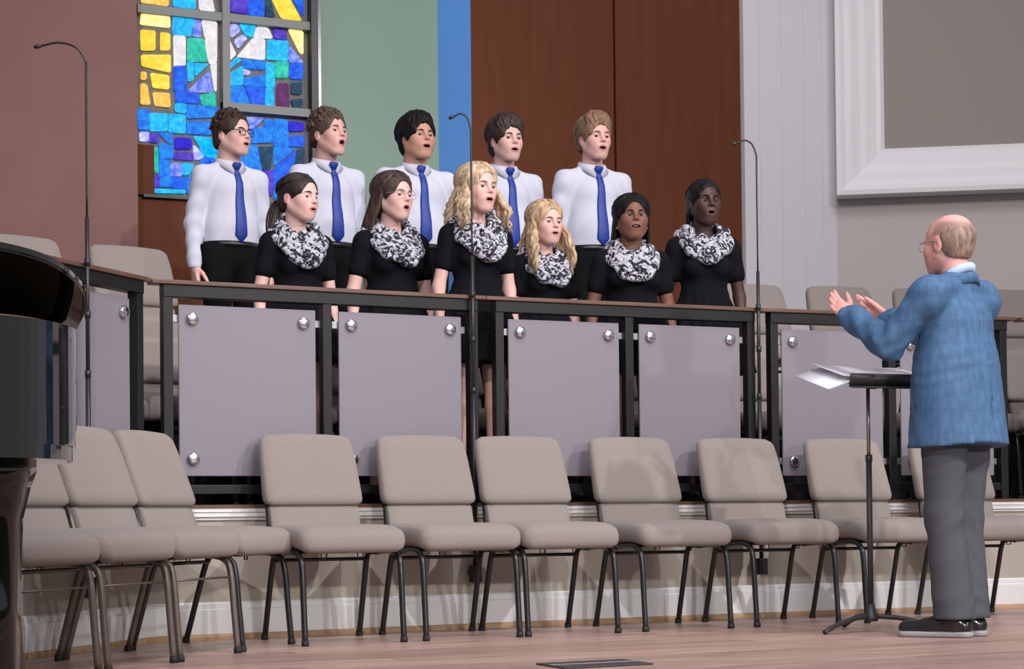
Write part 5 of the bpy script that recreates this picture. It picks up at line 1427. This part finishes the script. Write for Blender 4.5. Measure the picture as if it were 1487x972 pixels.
# ---------------------------------------------------------------- conductor
M_jacket = plaid_mat('blue_plaid_wool', (0.046, 0.118, 0.232), (0.034, 0.094, 0.195), (0.062, 0.146, 0.270))
M_gtr = mat('grey_wool_trousers', (0.078, 0.083, 0.096), 0.9, spec=0.2, bump=0.2, bscale=200)
M_bshirt = mat('pale_blue_shirt', (0.45, 0.58, 0.85), 0.75)
M_sole = mat('grey_shoe_sole', (0.30, 0.30, 0.31), 0.6)
def wear_suit(root, K, S, p, fr):
    F = Field(axis(-0.40, 0.40, 0.008), axis(-0.50, 0.28, 0.008), axis(0.74, 1.56, 0.008))
    o = 0.018; b = K['b']
    torso(F, K, o, belly=0.022)
    for n in 'lr':
        F.ell(K['sh' + n] + [0, 0, 0.0], (0.052, 0.058, 0.050), 0.03)
        arm(F, K, n, 0.021, flare=0.008)
    # skirt of the jacket, slightly flared, split by the centre vent
    def sk(X, Y, Z):
        t = np.clip((1.24 - Z) / 0.47, 0, 1)
        r = 0.150 * b + o + 0.042 * t - 0.07 * np.clip((Z - 1.13) / 0.14, 0, 1) ** 2
        return np.maximum((np.sqrt(X ** 2 + ((Y - 0.025) / (0.70 + 0.16 * t)) ** 2) - r) * 0.85, np.maximum(0.755 - Z, Z - 1.27))
    F.fn((-0.3, -0.25, 0.74), (0.3, 0.28, 1.32), sk, 0.05)
    F.cone((0, 0.034, 1.40), (0, 0.034, 1.452), 0.080, 0.066, 0.03)
    F.clip(lambda X, Y, Z: 0.765 + 0.012 * np.cos(6 * X) + 0.02 * Y - Z)
    F.fn((-0.05, 0.08, 0.74), (0.05, 0.28, 0.99), lambda X, Y, Z: np.maximum(np.abs(X - 0.004) - 0.0035, np.maximum(0.10 - Y, Z - 0.96)), 0.006, True)
    F.fn((-0.03, 0.08, 0.95), (0.03, 0.28, 1.48), lambda X, Y, Z: np.maximum(np.abs(X) - 0.0015, 0.11 - Y) + 0.002, 0.008, True)
    w = K['wrl']; w2 = K['wrr']
    F.ell(w + K['hfl'] * 0.045, (0.03, 0.03, 0.03), 0.01, True); F.ell(w2 + K['hfr'] * 0.045, (0.03, 0.03, 0.03), 0.01, True)
    def wr(X, Y, Z):
        wa = np.exp(-((Z - 1.13) / 0.11) ** 2)
        d = 0.0042 * wa * np.sin(95 * Z + 48 * np.abs(X) + 2.5 * np.sin(16 * X + 1) + 3.0 * np.sin(11 * Z + 6 * X)) * (0.55 + 0.45 * np.sin(19 * X + 23 * Z))
        side = np.clip((np.abs(X) - 0.05) / 0.12, 0.25, 1)
        d = d * side + 0.0022 * np.sin(24 * X + 5 * Z + 2 * np.sin(9 * Z))
        sl = np.clip((-Y - 0.02) / 0.1, 0, 1) * 0.0042 * np.sin(70 * Y + 40 * Z + 18 * X)
        bl = 0.004 * np.exp(-((Z - 1.40) / 0.05) ** 2) * np.sin(60 * Z + 8 * X)
        return d + sl + bl
    F.warp(wr)
    V, Q = F.mesh(); mesh_np('jacket', V * S, Q, M_jacket, root)
    collar(root, S, M_jacket, rx=0.073, ry=0.067, yc=0.036, zb=1.480, zf=1.41, fold=0.042, open_=0.55, tip=0.01, out=0.8)
    collar(root, S, M_bshirt, rx=0.063, ry=0.060, yc=0.034, zb=1.520, zf=1.46, fold=0.035, open_=0.18, tip=0.02, out=0.25)
    for s in (-1, 1):                                            # pocket flap
        pts = []
        rows = []
        for t in np.linspace(0.5, 1.25, 7):
            x = s * math.sin(t) * (0.158 * b + o + 0.012); y = -math.cos(t) * (0.158 * b + o + 0.012) * 0.8 + 0.02
            rows.append([(x, y, 0.985), (x * 1.04, y * 1.04, 0.985), (x * 1.065, y * 1.065, 0.925), (x * 1.02, y * 1.02, 0.925)])
        Vp = np.array(rows).reshape(-1, 3); Qp = [(i * 4 + j, (i + 1) * 4 + j, (i + 1) * 4 + (j + 1) % 4, i * 4 + (j + 1) % 4) for i in range(6) for j in range(4)]
        MB().add(Vp * S, np.array(Qp)).build('pocket_flap', M_jacket, root, smooth=False)
    for n in 'lr':
        w = K['wr' + n]; d = K['hf' + n]
        MB().tube([(w - d * 0.03) * S, (w + d * 0.012) * S], np.array([0.034, 0.033]) * S, 14).build('shirt_cuff', M_trim2, root)
    trousers(root, K, S, M_gtr, 1.0, o=0.018, res=0.009, wr=-0.0065, hem=0.028)
    shoes(root, K, S, M_shoe_b, M_sole)
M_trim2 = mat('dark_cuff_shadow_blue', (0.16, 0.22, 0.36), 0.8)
def hair_balding(mb, fr, rr):
    # close-cropped grey-brown sides and back, bald crown
    F = Field(np.arange(-0.12, 0.121, 0.004), np.arange(-0.13, 0.15, 0.004), np.arange(-0.12, 0.15, 0.004))
    F.ell((0, 0.036, 0.026), (0.0775, 0.0880, 0.0760), 0.01); F.ell((0, 0.052, -0.018), (0.0625, 0.056, 0.062), 0.02)
    for s in (-1, 1): F.ell((0.088 * s, -0.004, -0.030), (0.030, 0.032, 0.050), 0.008, True)
    F.clip(lambda X, Y, Z: (-0.055 - 0.15 * (Y - 0.06)) - Z)
    F.warp(lambda X, Y, Z: 0.0012 * np.sin(120 * X + 60 * Z) * np.sin(110 * Y + 3))
    V, Q = F.mesh(); mb.add(V, Q)
person(dict(sex='m', H=1.728, loc=(1.405, -1.635, 0.0), rot=197, seed=31, bulk=1.10, skin=(0.68, 0.36, 0.31),
    face=dict(yaw=-7, open=0.3, lid=0.4, pitch=0, size=1.04, ear=1.08, blush=0.6, stubble=(0.25, 0.165, 0.13)), hair=hair_balding, hairc=('grey_brown', (0.25, 0.168, 0.132)), wear=wear_suit,
    label='conductor in blue plaid jacket and grey trousers seen from behind with raised hands', glasses=(M_arm, 0.0011, 0.025, 0.018), hand_res=0.0042,
    joints=dict(ell=v3(0.245, -0.13, 1.185), wrl=v3(0.185, -0.365, 1.325), hfl=unit((-0.10, -0.80, 0.55)), hsl=unit((-0.55, -0.15, 0.80) - 0.0 * v3(1, 1, 1)), hnl=unit((-0.80, 0.30, 0.45)), curll=0.16, spreadl=0.6,
                elr=v3(-0.245, -0.13, 1.185), wrr=v3(-0.105, -0.375, 1.330), hfr=unit((0.20, -0.80, 0.50)), hsr=unit((0.35, -0.35, 0.85)), hnr=unit((0.85, 0.25, 0.15)), curlr=0.25, spreadr=0.3,
                hipl=v3(0.085, 0.02, 0.93), hipr=v3(-0.085, 0.02, 0.93), knl=v3(0.080, 0.005, 0.50), knr=v3(-0.065, 0.0, 0.50),
                anl=v3(0.060, 0.035, 0.085), anr=v3(-0.050, 0.03, 0.085), toel=v3(0.130, -0.125, 0.03), toer=v3(0.03, -0.135, 0.03), shl=v3(0.186, 0.022, 1.388), shr=v3(-0.186, 0.022, 1.388))))
